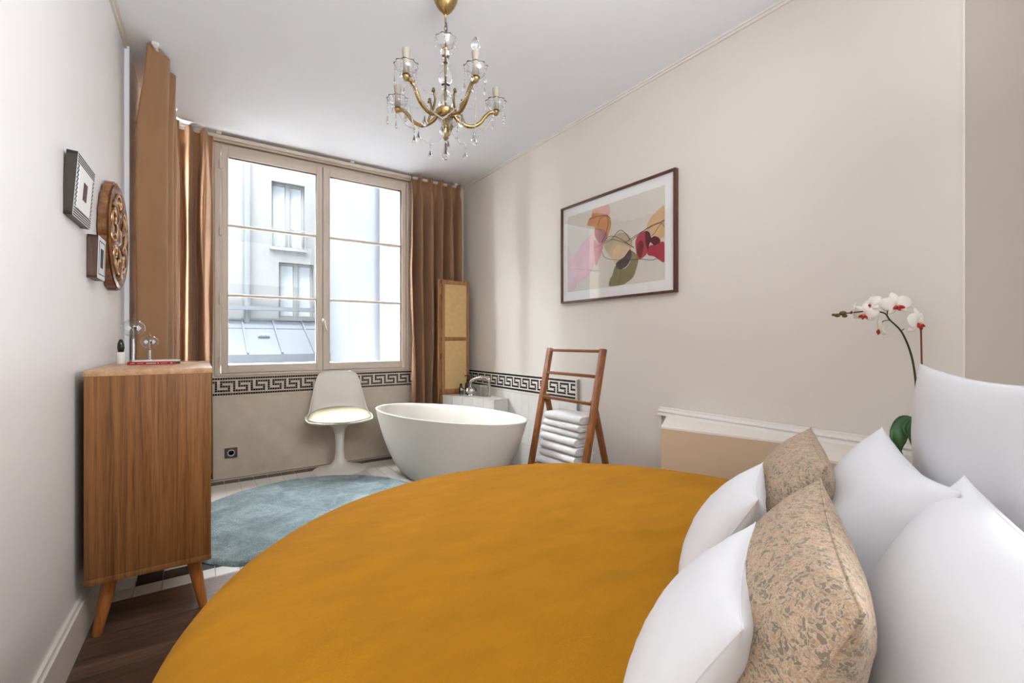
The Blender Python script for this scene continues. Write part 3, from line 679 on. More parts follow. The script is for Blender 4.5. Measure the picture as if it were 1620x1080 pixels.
MB().b2(do(DX0+0.002, DY0+0.022, DZ0+0.022), do(DX0+0.01, DY1-0.022, DZ1-0.022)).build('back_panel', M_oak, dr, 0)
nz = 5; hh = (DZ1-0.022-DZ0-0.022)/nz
for k in range(nz):
    z0 = DZ0+0.022+hh*k
    d = MB().b2(do(DX0+0.02, DY0+0.026, z0+0.006), do(DX1-0.02, DY1-0.026, z0+hh-0.02)).b2(do(DX1-0.021, DY0+0.025, z0+0.003), do(DX1-0.002, DY1-0.025, z0+hh-0.004), 0.002).build('drawer', M_white_lac, dr, 30)
    MB().bar(do(DX1-0.002, 2.52, z0+hh-0.016), do(DX1-0.002, 2.88, z0+hh-0.016), 0.014, 0.010, 0.002).build('drawer_handle', M_oak_leg, d, 30)
for (x, y, fx, fy) in ((-0.283, 2.40, -0.325, 2.385), (-0.02, 2.40, 0.018, 2.39), (-0.283, 3.0, -0.318, 3.02), (-0.02, 3.0, 0.018, 3.02)):
    m = MB(); m.tube([do(x, y, DZ0+0.001), do(x+(fx-x)*.5, y+(fy-y)*.5, DZ0*.5), do(fx, fy, 0.006), do(fx, fy, 0.0015)], [0.027, 0.022, 0.0165, 0.014], 18)
    m.build('leg', M_oak_leg, dr, 40)

# things on the dresser
def radiometer(name, label, loc, zc, r):
    t = thing(name, label, 'ornament', loc); h = zc-loc[2]
    MB().lathe([(0, 0), (r*.62, 0), (r*.66, .004), (r*.5, .010), (r*.16, .018), (.006, .03), (.006, h-r*1.1), (.010, h-r*1.02), (0, h-r*.98)], 20).build('foot', M_chrome, t, 40)
    prof = [(0.004, h-r*1.0)]+[(r*math.sin(a), h-r*0.86*math.cos(a)) for a in [PI*(k+1)/15 for k in range(14)]]+[(0.004, h+r*.95), (0.0, h+r*1.25)]
    MB().lathe(prof, 26).build('globe', M_globe, t, 60)
    v = MB(); v.tube([(0, 0, h-r*.98), (0, 0, h+r*.1)], .0016, 6)
    v.build('needle', M_steel, t, 40)
    for k in range(4):
        a = k*PI/2+.5; M = Matrix.Rotation(a, 3, 'Z')
        MB().box(M @ Vector((r*.42, 0, h)), (r*.42, .0012, r*.42), M @ Matrix.Rotation(PI/4, 3, 'Y')).build('vane', M_ink if k % 2 else M_silver, t, 0)
radiometer('radiometer', 'larger glass globe radiometer on a stem on the dresser', (-0.262, 2.90, DZ1), 1.216, 0.049)
radiometer('radiometer', 'smaller glass globe radiometer behind the red book on the dresser', (-0.205, 2.99, DZ1), 1.148, 0.038)
t = thing('tea_light_cup', 'small white cup with a dark glass egg, close to the left wall on the dresser', 'cup', (-0.312, 2.93, DZ1))
MB().lathe([(0, 0), (.016, 0), (.018, .004), (.018, .058), (.0155, .058), (.0155, .01), (0, .008)], 20).build('cup', M_shell, t, 40)
MB().lathe([(0, .05), (.010, .056), (.0145, .078), (.013, .1), (.007, .118), (0, .122)], 18).build('glass_egg', M_bottle, t, 60)
b = thing('book', 'red-spined book lying flat on the dresser top', 'book', (-0.178, 2.84, DZ1), R(-2))
MB().b2((-.088, -.082, .0012), (.085, .10, .0125)).build('page_block', M_page, b, 0)
m = MB(); m.b2((-.090, -.088, 0), (.089, .102, .0012)); m.b2((-.090, -.088, .0125), (.089, .102, .0138)); m.b2((-.090, -.0895, 0), (.089, -.0855, .0138)); m.build('cover', M_red, b, 0)
m = MB()
for x0, x1, hgt in ((-.078, -.062, .0022), (-.052, -.030, .0018), (-.020, .018, .0042), (.022, .028, .0040), (.034, .060, .0018), (.072, .080, .0040)):
    n = max(2, int((x1-x0)/.0042))
    for k in range(n): m.b2((x0+(x1-x0)*k/n, -.0902, .0069-hgt/2), (x0+(x1-x0)*(k+.62)/n, -.0893, .0069+hgt/2))
tag(m.build('spine_lettering', M_cover, b, 0), kind='stuff')
MB().b2((-.085, -.07, .0142), (.095, .09, .0178)).build('magazine_cover', M_cover, None, 0, (-0.170, 2.845, DZ1)); tag(bpy.context.scene.objects['magazine_cover'], 'thin white booklet lying on top of the red book', 'booklet'); bpy.context.scene.objects['magazine_cover'].name = 'booklet'
b = thing('open_booklet', 'thin cream booklet beside the red book at the corner of the dresser', 'booklet', (-0.052, 2.90, DZ1), R(6))
MB().b2((-.028, -.07, 0.0005), (.045, .08, .005)).build('page_block', M_page, b, 0); MB().b2((-.029, -.072, .005), (.046, .081, .0064)).build('cover', M_oak_top, b, 0)

# ------------------------------------------------------------------ left wall pieces (hung flat on the slightly skewed wall)
WROT = -math.atan(0.03)
def wall_thing(name, label, cat, y, z): return thing(name, label, cat, (xl(y)+0.001, y, z), WROT)     # local x = out of the wall, y = along it, z up
Mx = Matrix(((0, 0, 1), (1, 0, 0), (0, 1, 0)))                                                        # prism plane (y,z) extruded along x
t = wall_thing('framed_miniature', 'larger dark box frame with striped border hung highest on the left wall', 'picture', 2.30, 1.705)
W2, H2, D2 = 0.128, 0.112, 0.030
M3 = Matrix.Rotation(R(4), 3, 'Y')
def tb2(m, a, b): c = [(a[i]+b[i])/2 for i in range(3)]; return m.box(M3 @ Vector(c), [abs(b[i]-a[i]) for i in range(3)], M3)
m = MB()
for a, b in (((0, -W2, -H2), (D2, -W2+.012, H2)), ((0, W2-.012, -H2), (D2, W2, H2)), ((0, -W2, -H2), (D2, W2, -H2+.012)), ((0, -W2, H2-.012), (D2, W2, H2))): tb2(m, a, b)
m.build('frame_box', M_dkframe, t, 0)
m = MB(); tb2(m, (D2-.006, -W2+.001, -H2+.001), (D2+.001, W2-.001, H2-.001)); m.build('front_plate', M_silver, t, 0)
m = MB()
for k in range(4):
    z = H2-.006-k*.0085
    tb2(m, (D2+.0005, -W2+.003, z-.0022), (D2+.0018, W2-.003, z+.0022)); tb2(m, (D2+.0005, -W2+.003, -z-.0022), (D2+.0018, W2-.003, -z+.0022))
n = 19
for k in range(n):
    z = -H2+.042+(2*H2-.084)*k/(n-1)
    for q in range(3):
        y = W2-.009-q*.009
        if (k+q) % 2 == 0:
            tb2(m, (D2+.0005, y-.004, z-.0032), (D2+.0018, y+.004, z+.0032)); tb2(m, (D2+.0005, -y-.004, z-.0032), (D2+.0018, -y+.004, z+.0032))
m.build('striped_border', M_ink, t, 0)
m = MB(); tb2(m, (D2+.001, -W2+.034, -H2+.036), (D2+.003, W2-.034, H2-.036)); m.build('mat', M_mat, t, 0)
m = MB(); tb2(m, (D2+.003, -.030, -.033), (D2+.0042, .022, .031)); m.build('miniature', M_pic, t, 0)
t = wall_thing('framed_miniature', 'smaller brown box frame hung low beside the carved medallion', 'picture', 2.575, 1.500)
W2, H2, D2 = 0.072, 0.088, 0.034; M3 = Matrix.Rotation(R(1.5), 3, 'Y')
m = MB()
for a, b in (((0, -W2, -H2), (D2, -W2+.010, H2)), ((0, W2-.010, -H2), (D2, W2, H2)), ((0, -W2, -H2), (D2, W2, -H2+.010)), ((0, -W2, H2-.010), (D2, W2, H2))): tb2(m, a, b)
m.build('frame_box', M_brown, t, 0)
m = MB(); tb2(m, (D2-.006, -W2+.001, -H2+.001), (D2+.001, W2-.001, H2-.001)); m.build('front_plate', M_silver, t, 0)
m = MB()
for (y0, y1, z0, z1) in ((-.056, .056, .066, .070), (-.056, .056, -.070, -.066), (-.056, -.052, -.07, .07), (.052, .056, -.07, .07)): tb2(m, (D2+.0008, y0, z0), (D2+.002, y1, z1))
m.build('inner_border', M_zinc, t, 0)
m = MB(); tb2(m, (D2+.001, -.024, -.040), (D2+.0025, .022, .040)); m.build('miniature', M_ink, t, 0)
# carved medallion
t = wall_thing('carved_medallion', 'round carved wooden medallion with gilt scrolls hung beside the curtain', 'wall ornament', 2.935, 1.660)
RM = 0.262; lob = 20
pts = [((RM-.010+.010*abs(math.cos(lob/2*a)))*math.cos(a), (RM-.010+.010*abs(math.cos(lob/2*a)))*math.sin(a)) for a in [TAU*k/200 for k in range(200)]]
MB().prism(pts, 0.004, 0.034, Mx).build('rim_disc', M_carve, t, 30)
MB().lathe([(RM-.02, .030), (RM-.012, .040), (RM-.022, .046), (RM-.034, .038), (RM-.05, .032)], 72, (0, 0, 0), Mx, caps=False).build('rim_moulding', M_carve, t, 50)
MB().lathe([(0, .048), (.02, .052), (.038, .046), (.045, .036), (.06, .040), (.07, .034)], 40, (0, 0, 0), Mx, caps=False).build('centre_boss', M_carve, t, 50)
def spiral(cy, cz, r0, r1, a0, turns, n=26):
    return [(0.036+0.010*math.sin(PI*k/n), cy+(r0+(r1-r0)*k/n)*math.cos(a0+turns*TAU*k/n), cz+(r0+(r1-r0)*k/n)*math.sin(a0+turns*TAU*k/n)) for k in range(n+1)]
sc0 = None
m = MB(); m.tube(spiral(.150, 0.030, .048, .008, -1.6, 1.5), [.0085*(1-.5*k/26) for k in range(27)], 8); m.tube(spiral(.150, -.062, .046, .008, 1.4, -1.5), [.0085*(1-.5*k/26) for k in range(27)], 8)
m.tube(catmull([(.036, .085, -.06), (.048, .10, -.02), (.046, .115, .03), (.038, .17, .09)], 6), .007, 8)
sc0 = m.build('gilt_scroll', M_gold, t, 60)
for k in range(1, 6):
    c = copy_part(sc0, t); c.rotation_euler = (k*TAU/6, 0, 0)
m = MB(); m.tube(catmull([(.036, .075, .0), (.046, .12, .012), (.044, .17, .0), (.036, .215, .02)], 6), [.012]*19, 8); lf = m.build('carved_leaf', M_carve, t, 60)
lf.rotation_euler = (.3, 0, 0)
for k in range(1, 6): c = copy_part(lf, t); c.rotation_euler = (.3+k*TAU/6, 0, 0)

# ------------------------------------------------------------------ framed print on the right wall
PY0, PY1, PZ0, PZ1 = 1.712, 2.772, 1.452, 2.208
fp = thing('framed_print', 'large framed abstract print of overlapping coloured petals on the right wall', 'picture', (XR-0.001, (PY0+PY1)/2, (PZ0+PZ1)/2))
def po(x, y, z): return (x-XR+0.001, y-(PY0+PY1)/2, z-(PZ0+PZ1)/2)
m = MB(); fw = .014; fx = XR-.036
m.b2(po(fx, PY0, PZ0), po(XR-.002, PY0+fw, PZ1), .001); m.b2(po(fx, PY1-fw, PZ0), po(XR-.002, PY1, PZ1), .001); m.b2(po(fx, PY0+fw, PZ0), po(XR-.002, PY1-fw, PZ0+fw), .001); m.b2(po(fx, PY0+fw, PZ1-fw), po(XR-.002, PY1-fw, PZ1), .001)
m.build('frame_moulding', M_wframe, fp, 30)
MB().b2(po(XR-.018, PY0+fw, PZ0+fw), po(XR-.010, PY1-fw, PZ1-fw)).build('mat_board', M_mat, fp, 0)
AY0, AY1, AZ0, AZ1 = 1.798, 2.708, 1.538, 2.128
pr = MB().b2(po(XR-.0195, AY0, AZ0), po(XR-.0178, AY1, AZ1)).build('print_sheet', M_paper, fp, 0)
for k, (pts, c) in enumerate(ART):
    pts = [(max(AY0+.002, min(AY1-.002, y)), max(AZ0+.002, min(AZ1-.002, z))) for y, z in pts]
    cl = catmull([(y, z, 0) for y, z in pts], 5, True); m = MB(); x = XR-.0197-.00012*k
    vs_ = [m.bm.verts.new(po(x, min(AY1-.001, max(AY0+.001, p.x)), min(AZ1-.001, max(AZ0+.001, p.y)))) for p in cl]
    f = m.bm.faces.new(vs_); bmesh.ops.triangulate(m.bm, faces=[f]); m.build('printed_petal', paint('print_ink_%d' % k, c, 0.8, 0.12, 0, 60, 0.2, 9), pr, 0, recalc=False)
for pts in ART_LINES:
    m = MB(); m.tube([po(XR-.0222, min(AY1-.001, max(AY0+.001, p.x)), p.y) for p in catmull([(y, z, 0) for y, z in pts], 6)], .0013, 5); m.build('ink_line', M_ink, pr, 60)
MB().b2(po(XR-.0285, PY0+fw, PZ0+fw), po(XR-.0265, PY1-fw, PZ1-fw)).build('glazing', M_pglass, fp, 0)

# ------------------------------------------------------------------ socket
t = thing('power_socket', 'dark bronze power socket low on the plaster wall beside the dresser', 'socket', (0.229, YB, 0.214))
MB().box((0, -.005, 0), (.092, .010, .084), None, .002).build('cover_plate', M_bronze, t, 30)
MB().lathe([(.027, .0), (.027, .006), (.022, .006), (.020, .0)], 28, (0, -.010, 0), Matrix.Rotation(R(90), 3, 'X'), caps=False).build('ring', M_silver, t, 40)
m = MB().lathe([(0, .001), (.020, .001)], 24, (0, -.010, 0), Matrix.Rotation(R(90), 3, 'X')); m.tube([(0, -.010, .008), (0, -.019, .008)], .0025, 8); m.build('outlet', M_terra, t, 40)

# ------------------------------------------------------------------ round rug
m = MB(); nr, na, RR = 70, 240, 0.778; rings = []
for i in range(nr+1):
    r = RR*i/nr; ring = []
    for k in range(na if i else 1):
        a = TAU*k/na; x, y = r*math.cos(a), r*math.sin(a)
        e = 1-max(0, (i/nr-.965)/.035)**2
        jx = rng.uniform(-.0025, .0025) if i > 8 else 0
        ring.append(m.bm.verts.new((x+jx, y+jx, .002+e*(.020+.0035*noise.noise((x*30, y*30, 0))+(rng.uniform(-.0016, .0016) if i > 8 else 0)+.002*noise.noise((x*7, y*7, 5))))))
    rings.append(ring)
for a, b in zip(rings, rings[1:]):
    for k in range(na):
        j = (k+1) % na
        if len(a) == 1: m.bm.faces.new((a[0], b[k], b[j]))
        else: m.bm.faces.new((a[k], a[j], b[j], b[k]))
tag(m.build('round_rug', M_rug, None, 180, (0.64, 3.325, 0.0)), 'round teal shag rug on the tiles between bed and window', 'rug')

# ------------------------------------------------------------------ swivel pedestal chair
ch = thing('pedestal_chair', 'white moulded pedestal chair with cream seat cushion under the window', 'chair', (1.045, 4.235, 0), R(-9))
MB().lathe([(0, 0.0005), (.222, 0.0005), (.226, .004), (.222, .009), (.185, .018), (.12, .034), (.072, .060), (.046, .10), (.036, .16), (.035, .24), (.040, .32), (.056, .375), (.085, .405), (.110, .415), (0, .418)], 48).build('pedestal', M_shell, ch, 50)
cl_ = catmull([(-.250, .452, .10), (-.228, .440, .185), (-.155, .428, .258), (-.02, .422, .284), (.10, .434, .280), (.165, .480, .262), (.195, .56, .244), (.208, .67, .220), (.218, .78, .195), (.226, .848, .165), (.229, .874, .118)], 6)
def shell(u, v):
    q = u*(len(cl_)-1); k = min(len(cl_)-2, int(q)); p = cl_[k].lerp(cl_[k+1], q-k); w_ = 2*v-1
    yy_, zz_, hw = p.x, p.y, p.z; s = min(1, max(0, (u-.35)/.25)); s = s*s*(3-2*s)
    c = abs(w_)**2.2
    x = hw*math.sin(w_*PI/2*.98)/math.sin(PI/2*.98) if True else hw*w_
    up_ = (1-s)*(.012+.05*min(1, max(0, u/.4)))*c*min(1, hw/.2); fw_ = (-.085*math.exp(-((u-.52)/.18)**2)-.020*s)*c
    return Vector((x, yy_+fw_, zz_+up_))
o = MB().grid(shell, 61, 31).build('shell', M_shell, ch, 180); md = o.modifiers.new('thickness', 'SOLIDIFY'); md.thickness = .010; md.offset = -1
def cus(r, z, k=1.0): return [(r, z)]
m = MB(); nn = 48; rings = []
for (f, z) in ((0, .518), (.5, .516), (.8, .508), (.93, .497), (1.0, .476), (.985, .456), (.9, .444), (0, .442)):
    rings.append([m.bm.verts.new((.262*f*math.cos(TAU*k/nn), -.030+.225*f*math.sin(TAU*k/nn), z+.006+.05*f*math.sin(TAU*k/nn)*(1 if z > .48 else .3))) for k in range(nn)] if f else [m.bm.verts.new((0, -.042, z+.006))])
for a, b in zip(rings, rings[1:]):
    for k in range(nn):
        j = (k+1) % nn
        if len(a) == 1: m.bm.faces.new((a[0], b[k], b[j]))
        elif len(b) == 1: m.bm.faces.new((a[k], b[0], a[j]))
        else: m.bm.faces.new((a[k], a[j], b[j], b[k]))
m.build('seat_cushion', M_cush, ch, 60)

# ------------------------------------------------------------------ bathtub
tubt = thing('bathtub', 'white oval freestanding bathtub beside the tiled deck', 'bathtub', (1.688, 3.422, 0), R(18))
A_, B_, H_ = 0.795, 0.372, 0.56
prof = [(0.50, .002), (.535, .006), (.635, .045), (.73, .12), (.81, .21), (.878, .31), (.928, .40), (.967, .48), (.985, .535), (.999, .556), (1.0, .560), (.994, .563), (.978, .563), (.970, .559), (.955, .53), (.91, .44), (.85, .34), (.77, .235), (.67, .155), (.55, .118), (.3, .108), (0, .104)]
m = MB(); nn = 96; rings = []
for (f, z) in prof:
    a_ = A_*f; b_ = B_*f
    if 0.9 < f and z < .559 and prof.index((f, z)) > 12: a_ -= .0; b_ -= .008
    rings.append([m.bm.verts.new((b_*math.cos(TAU*k/nn), a_*math.sin(TAU*k/nn), z)) for k in range(nn)] if f else [m.bm.verts.new((0, 0, z))])
for a, b in zip(rings, rings[1:]):
    for k in range(nn):
        j = (k+1) % nn
        if len(b) == 1: m.bm.faces.new((a[k], a[j], b[0]))
        else: m.bm.faces.new((a[k], a[j], b[j], b[k]))
m.bm.faces.new(rings[0][::-1]); m.build('basin', M_tub, tubt, 45)
MB().lathe([(0, .104), (.030, .105), (.032, .109), (.024, .111), (0, .111)], 24).build('drain', M_chrome, tubt, 40)

# tiled deck behind the tub
dk = thing('tub_deck', 'white tiled box deck holding the tub taps in the corner', 'deck', (2.25, 3.85, 0))
def dko(x, y): return (x-2.25, y-3.85)
A = (2.025, 4.17); B = (2.240, 3.535); C_ = (XR-.012, 3.552); D_ = (XR-.012, 4.17)
ins = .006
MB().prism([dko(A[0]+.012, A[1]-.006), dko(B[0]+.012, B[1]+.01), dko(C_[0]-.004, C_[1]+.008), dko(D_[0]-.004, D_[1]-.006)], 0.002, .603).build('core', M_grout, dk, 0)
MB().prism([dko(*A), dko(*B), dko(*C_), dko(*D_)], .6035, .613).build('top_slab', M_tile, dk, 0)
def face_tiles(p, q, n, z0, z1, rows):
    p = Vector(dko(*p)).to_3d(); q = Vector(dko(*q)).to_3d(); t = (q-p)/n; nrm = Vector((t.y, -t.x, 0)).normalized()
    for i in range(n):
        for r_ in range(rows):
            za = z0+(z1-z0)*r_/rows; zb = z0+(z1-z0)*(r_+1)/rows; m = MB()
            a = p+t*(i+.015); b = p+t*(i+.985)
            m.prism([(a.x, a.y), (b.x, b.y), (b.x-nrm.x*.007, b.y-nrm.y*.007), (a.x-nrm.x*.007, a.y-nrm.y*.007)], za+.0012, zb-.0012); m.build('tile', M_tile, dk, 0)
face_tiles((A[0]+.002, A[1]-.002), (B[0]+.001, B[1]+.001), 5, .004, .603, 2)
face_tiles((B[0]+.001, B[1]+.001), (C_[0]-.001, C_[1]+.001), 1, .004, .603, 2)

# taps and bottles on the deck
ZD = .613
tp = thing('bath_mixer', 'chrome bath mixer with arched spout and hand shower on the tiled deck', 'tap', (2.27, 3.90, ZD))
MB().lathe([(0, 0), (.034, 0), (.036, .004), (.030, .012), (.030, .016), (.052, .030), (.060, .048), (.052, .070), (.030, .082), (.020, .088), (0, .09)], 28, (-.03, .06, 0)).build('body', M_chrome, tp, 40)
MB().tube(catmull([(-.035, .075, .055), (-.035, .075, .10), (-.025, .065, .145), (.0, .02, .170), (.03, -.04, .180), (.050, -.085, .176), (.058, -.105, .160), (.060, -.110, .140)], 6), [.019]*30+[.0175]*13, 14, flat=.8).build('spout', M_chrome, tp, 60)
MB().tube(catmull([(-.05, .115, .10), (-.055, .105, .065), (-.05, .08, .03), (-.045, .055, .012)], 5), [.008]*16, 10).build('lever_handle', M_black, tp, 60)
m = MB(); m.box((.025, -.035, .055), (.022, .022, .110), None, .003); m.box((.04, -.080, .098), (.020, .11, .022), None, .003); m.box((.025, -.075, .003), (.05, .11, .006), None, .002); m.build('diverter_bridge', M_steel, tp, 30)
MB().lathe([(0, 0), (.020, 0), (.020, .014), (.0135, .018), (.0135, .10), (.016, .105), (.016, .165), (.011, .185), (0, .188)], 20, (.040, -.165, 0)).build('hand_shower', M_chrome, tp, 40)
m = MB(); m.lathe([(0, 0), (.024, 0), (.024, .012), (.010, .016), (.010, .03), (.02, .036), (.02, .055), (0, .058)], 16, (-.06, .145, 0)); m.lathe([(.013, 0), (.017, .004), (.013, .008)], 16, (-.06, .145, .03), caps=False); m.build('valve', M_chrome, tp, 40)
t = thing('pump_bottle', 'tall dark glass pump bottle beside the folding screen on the deck', 'bottle', (2.262, 4.075, ZD))
MB().lathe([(0, 0), (.026, 0), (.028, .004), (.028, .095), (.024, .112), (.012, .124), (.011, .135), (0, .135)], 22).build('bottle', M_bottle, t, 40)
m = MB(); m.lathe([(.013, .134), (.013, .150), (.005, .152), (.005, .186), (0, .186)], 14); m.box((-.012, 0, .190), (.045, .014, .010), None, .002); m.build('pump', M_black, t, 40)
t = thing('soap_bottle', 'short dark bottle at the deck edge left of the mixer', 'bottle', (2.185, 4.075, ZD))
MB().lathe([(0, 0), (.02, 0), (.021, .003), (.021, .07), (.012, .084), (.010, .092), (0, .092)], 20).build('bottle', M_bottle, t, 40)
MB().lathe([(.011, .091), (.0125, .093), (.0125, .112), (0, .114)], 16).build('cap', M_black, t, 40)
t = thing('glass_jar', 'tiny clear glass jar with round stopper at the left end of the deck', 'jar', (2.168, 4.03, ZD))
MB().lathe([(0, 0), (.016, 0), (.018, .003), (.018, .035), (.012, .042), (.012, .046)], 18, caps=False).build('jar', M_globe, t, 40); MB().ball((0, 0, .058), .0125, 2).build('stopper', M_silver, t, 60)

# ------------------------------------------------------------------ folding screen
fs = thing('folding_screen', 'slim wooden folding screen with woven straw panels in the window corner', 'room divider', (2.186, 4.205, 0))
def leaf(px, py, ang, x0, x1, zt):
    M = Matrix.Translation((px, py, 0)) @ Matrix.Rotation(R(ang), 4, 'Z')
    m = MB(); sw = .030; dpt = .022
    m.b2((x0, -dpt/2, .02), (x0+sw, dpt/2, zt), .002); m.b2((x1-sw, -dpt/2, .02), (x1, dpt/2, zt), .002)
    for z0, z1 in ((zt-.040, zt-.001), (1.158, 1.196), (.60, .665), (.06, .10)): m.b2((x0+sw, -dpt/2+.001, z0), (x1-sw, dpt/2-.001, z1), .0015)
    m.bm.transform(M); l = m.build('leaf_frame', M_screen, fs, 30)
    for z0, z1 in ((1.196, zt-.040), (.665, 1.158), (.10, .60)):
        q = MB().b2((x0+sw-.003, -.003, z0-.003), (x1-sw+.003, .003, z1+.003)); q.bm.transform(M); q.build('woven_panel', M_cane, l, 0)
leaf(0, 0, 0.0, -.150, .160, 1.775)
leaf(-.150, .030, 7, -.035, .260, 1.785)
m = MB()
for z in (.3, 1.0, 1.6): m.tube([(-.155, .014, z-.03), (-.155, .014, z+.03)], .005, 8)
m.build('hinge', M_dbrass, fs, 40)

# ------------------------------------------------------------------ towel ladder and towels
ld = thing('towel_ladder', 'A-frame wooden towel ladder standing by the right wall', 'towel rack', (2.15, 2.41, 0))
def lo2(x, y, z): return (x-2.15, y-2.41, z)
yL, yR = 2.685, 2.135
xf = lambda z: 2.205-0.235*(1-z/1.095)
for y in (yL, yR):
    MB().bar(lo2(xf(0.002), y, 0.002), lo2(xf(1.10), y, 1.10), .030, .046, .004, up=(0, 1, 0)).build('front_rail', M_teak, ld, 30)
for y, s in ((yL-.030, 1), (yR+.030, -1)):
    MB().bar(lo2(2.345, y-.0, 0.002), lo2(xf(.74)+.015, y, .76), .028, .040, .004, up=(0, 1, 0)).build('rear_leg', M_teak, ld, 30)
for z in (1.085, .918, .738, .24):
    MB().bar(lo2(xf(z), yR+.012, z), lo2(xf(z), yL-.012, z), .030, .020, .005).build('rung', M_teak_h, ld, 30)
MB().bar(lo2(2.30, yR+.03, .24), lo2(2.30, yL-.03, .24), .03, .02, .004).build('rung', M_teak_h, ld, 30)
for k in range(5):
    x = 2.035+.056*k; MB().box(lo2(x, 2.41, .256), (.046, .50, .012), None, .002).build('shelf_slat', M_teak_h, ld, 30)
for y in (yL-.006, yR+.006):
    MB().tube([lo2(xf(.74)+.01, y-.02, .745), lo2(xf(.74)+.01, y+.02, .745)], .008, 10).build('pivot_bolt', M_brass, ld, 40)

def towel(th, wd, ln, seed):
    # a towel folded in half and in half again: two nested bends, round at the front, loose layers at the back
    t_ = th/4.0; rr = random.Random(seed); m = MB()
    for lay in range(2):
        r0 = th/2-t_*(lay+.5); xc = -wd/2+th/2; path = []
        xb = wd/2-.006*lay-rr.uniform(0, .010)
        for q in range(8): path.append((xb+(xc-xb)*q/8, th/2-r0))
        for q in range(9): a = -PI/2-PI*q/8; path.append((xc+r0*math.cos(a)*(1.15 if lay == 0 else 1), th/2+r0*math.sin(a)))
        xb2 = wd/2-rr.uniform(0, .012)
        for q in range(1, 9): path.append((xc+(xb2-xc)*q/8, th/2+r0))
        h2 = t_*.46; L_ = []; R_ = []
        for i_, p in enumerate(path):
            a = Vector(path[max(0, i_-1)]); b = Vector(path[min(len(path)-1, i_+1)]); d = (b-a).normalized(); nrm = Vector((-d.y, d.x)); L_.append(Vector(p)+nrm*h2); R_.append(Vector(p)-nrm*h2)
        outl = L_+R_[::-1]; ny = 21; rings = []
        for j in range(ny):
            v = j/(ny-1); y = -ln/2+ln*v; cr = math.exp(-((v-.62)/.030)**2); rd = min(1, min(v, 1-v)/.05); rings.append([])
            for q in outl:
                fx_ = max(0, -q.x/(wd/2)); zc = th/2
                x = q.x+.013*cr*fx_*fx_+.003*noise.noise((y*5, seed, lay)); z = zc+(q.y-zc)*(1-.14*(1-rd)-.10*cr*fx_)
                z += .0022*noise.noise((y*5+seed, q.x*6, 1))*min(1, q.y/th)
                rings[-1].append(m.bm.verts.new((x, y*(1-.012*lay)+.003*noise.noise((q.x*20, q.y*50, seed+3))*(1 if j in (0, ny-1) else 0), z)))
        for a, b in zip(rings, rings[1:]):
            for i_ in range(len(outl)):
                k_ = (i_+1) % len(outl); m.bm.faces.new((a[i_], a[k_], b[k_], b[i_]))
        n = len(L_)
        for rg in (rings[0], rings[-1]):
            for i_ in range(n-1): m.bm.faces.new((rg[i_], rg[i_+1], rg[2*n-2-i_], rg[2*n-1-i_]))
    return m
z = .2625; nm = ['lowest', 'second from the bottom', 'third from the bottom', 'fourth from the bottom', 'third from the top', 'second from the top', 'topmost']
for k in range(7):
    th = [.060, .056, .060, .060, .044, .050, .058][k]; o = towel(th, .190-.008*(k % 3), .365+.010*((k*2) % 3), k+1).build('folded_towel', M_towel, None, 50)
    o.location = (2.135+.006*math.sin(k*2.1)+.034*(k/6), 2.450-.006*k+.008*math.cos(k*1.7), z); o.rotation_euler = (0, 0, R([1, -1.5, 1, 0, 2, -1, 1.5][k])); z += th-.0002
    tag(o, 'folded white towel, %s of the stack on the wooden ladder' % nm[k], 'towel', 'stacked white towels')

# ------------------------------------------------------------------ orchid
oc = thing('potted_orchid', 'white orchid with red lips in a pot on the headboard ledge', 'plant', (2.285, 0.512, 0.689))
def oo(x, y, z): return (x-2.285, y-.512, z-.689)
MB().lathe([(0, 0), (.036, 0), (.040, .004), (.050, .105), (.053, .112), (.049, .114), (.044, .100), (0, .098)], 28).build('pot', M_terra, oc, 40)
MB().lathe([(0, .1), (.03, .106), (.043, .100)], 20, caps=False).build('bark', M_brown, oc, 40)
st = catmull([oo(2.285, .520, .79), oo(2.262, .553, .90), oo(2.258, .556, 1.0), oo(2.245, .566, 1.10), oo(2.215, .586, 1.185), oo(2.178, .612, 1.232), oo(2.160, .624, 1.258), oo(2.120, .652, 1.266), oo(2.07, .686, 1.262), oo(2.01, .728, 1.252)], 7)
MB().tube(st, [.0042-.0022*k/(len(st)-1) for k in range(len(st))], 8).build('flower_stem', M_stem, oc, 60)
for p in ([(2.178, .612, 1.232), (2.158, .626, 1.228), (2.150, .631, 1.216)], [(2.168, .618, 1.248), (2.170, .617, 1.268)], [(2.212, .588, 1.19), (2.222, .581, 1.198)], [(2.10, .665, 1.266), (2.09, .672, 1.272)]):
    MB().tube(catmull([oo(*q) for q in p], 4), .0016, 6).build('pedicel', M_stem, oc, 60)
MB().tube([oo(2.278, .538, .78), oo(2.274, .545, 1.245)], .003, 6).build('support_stake', M_stake, oc, 40)
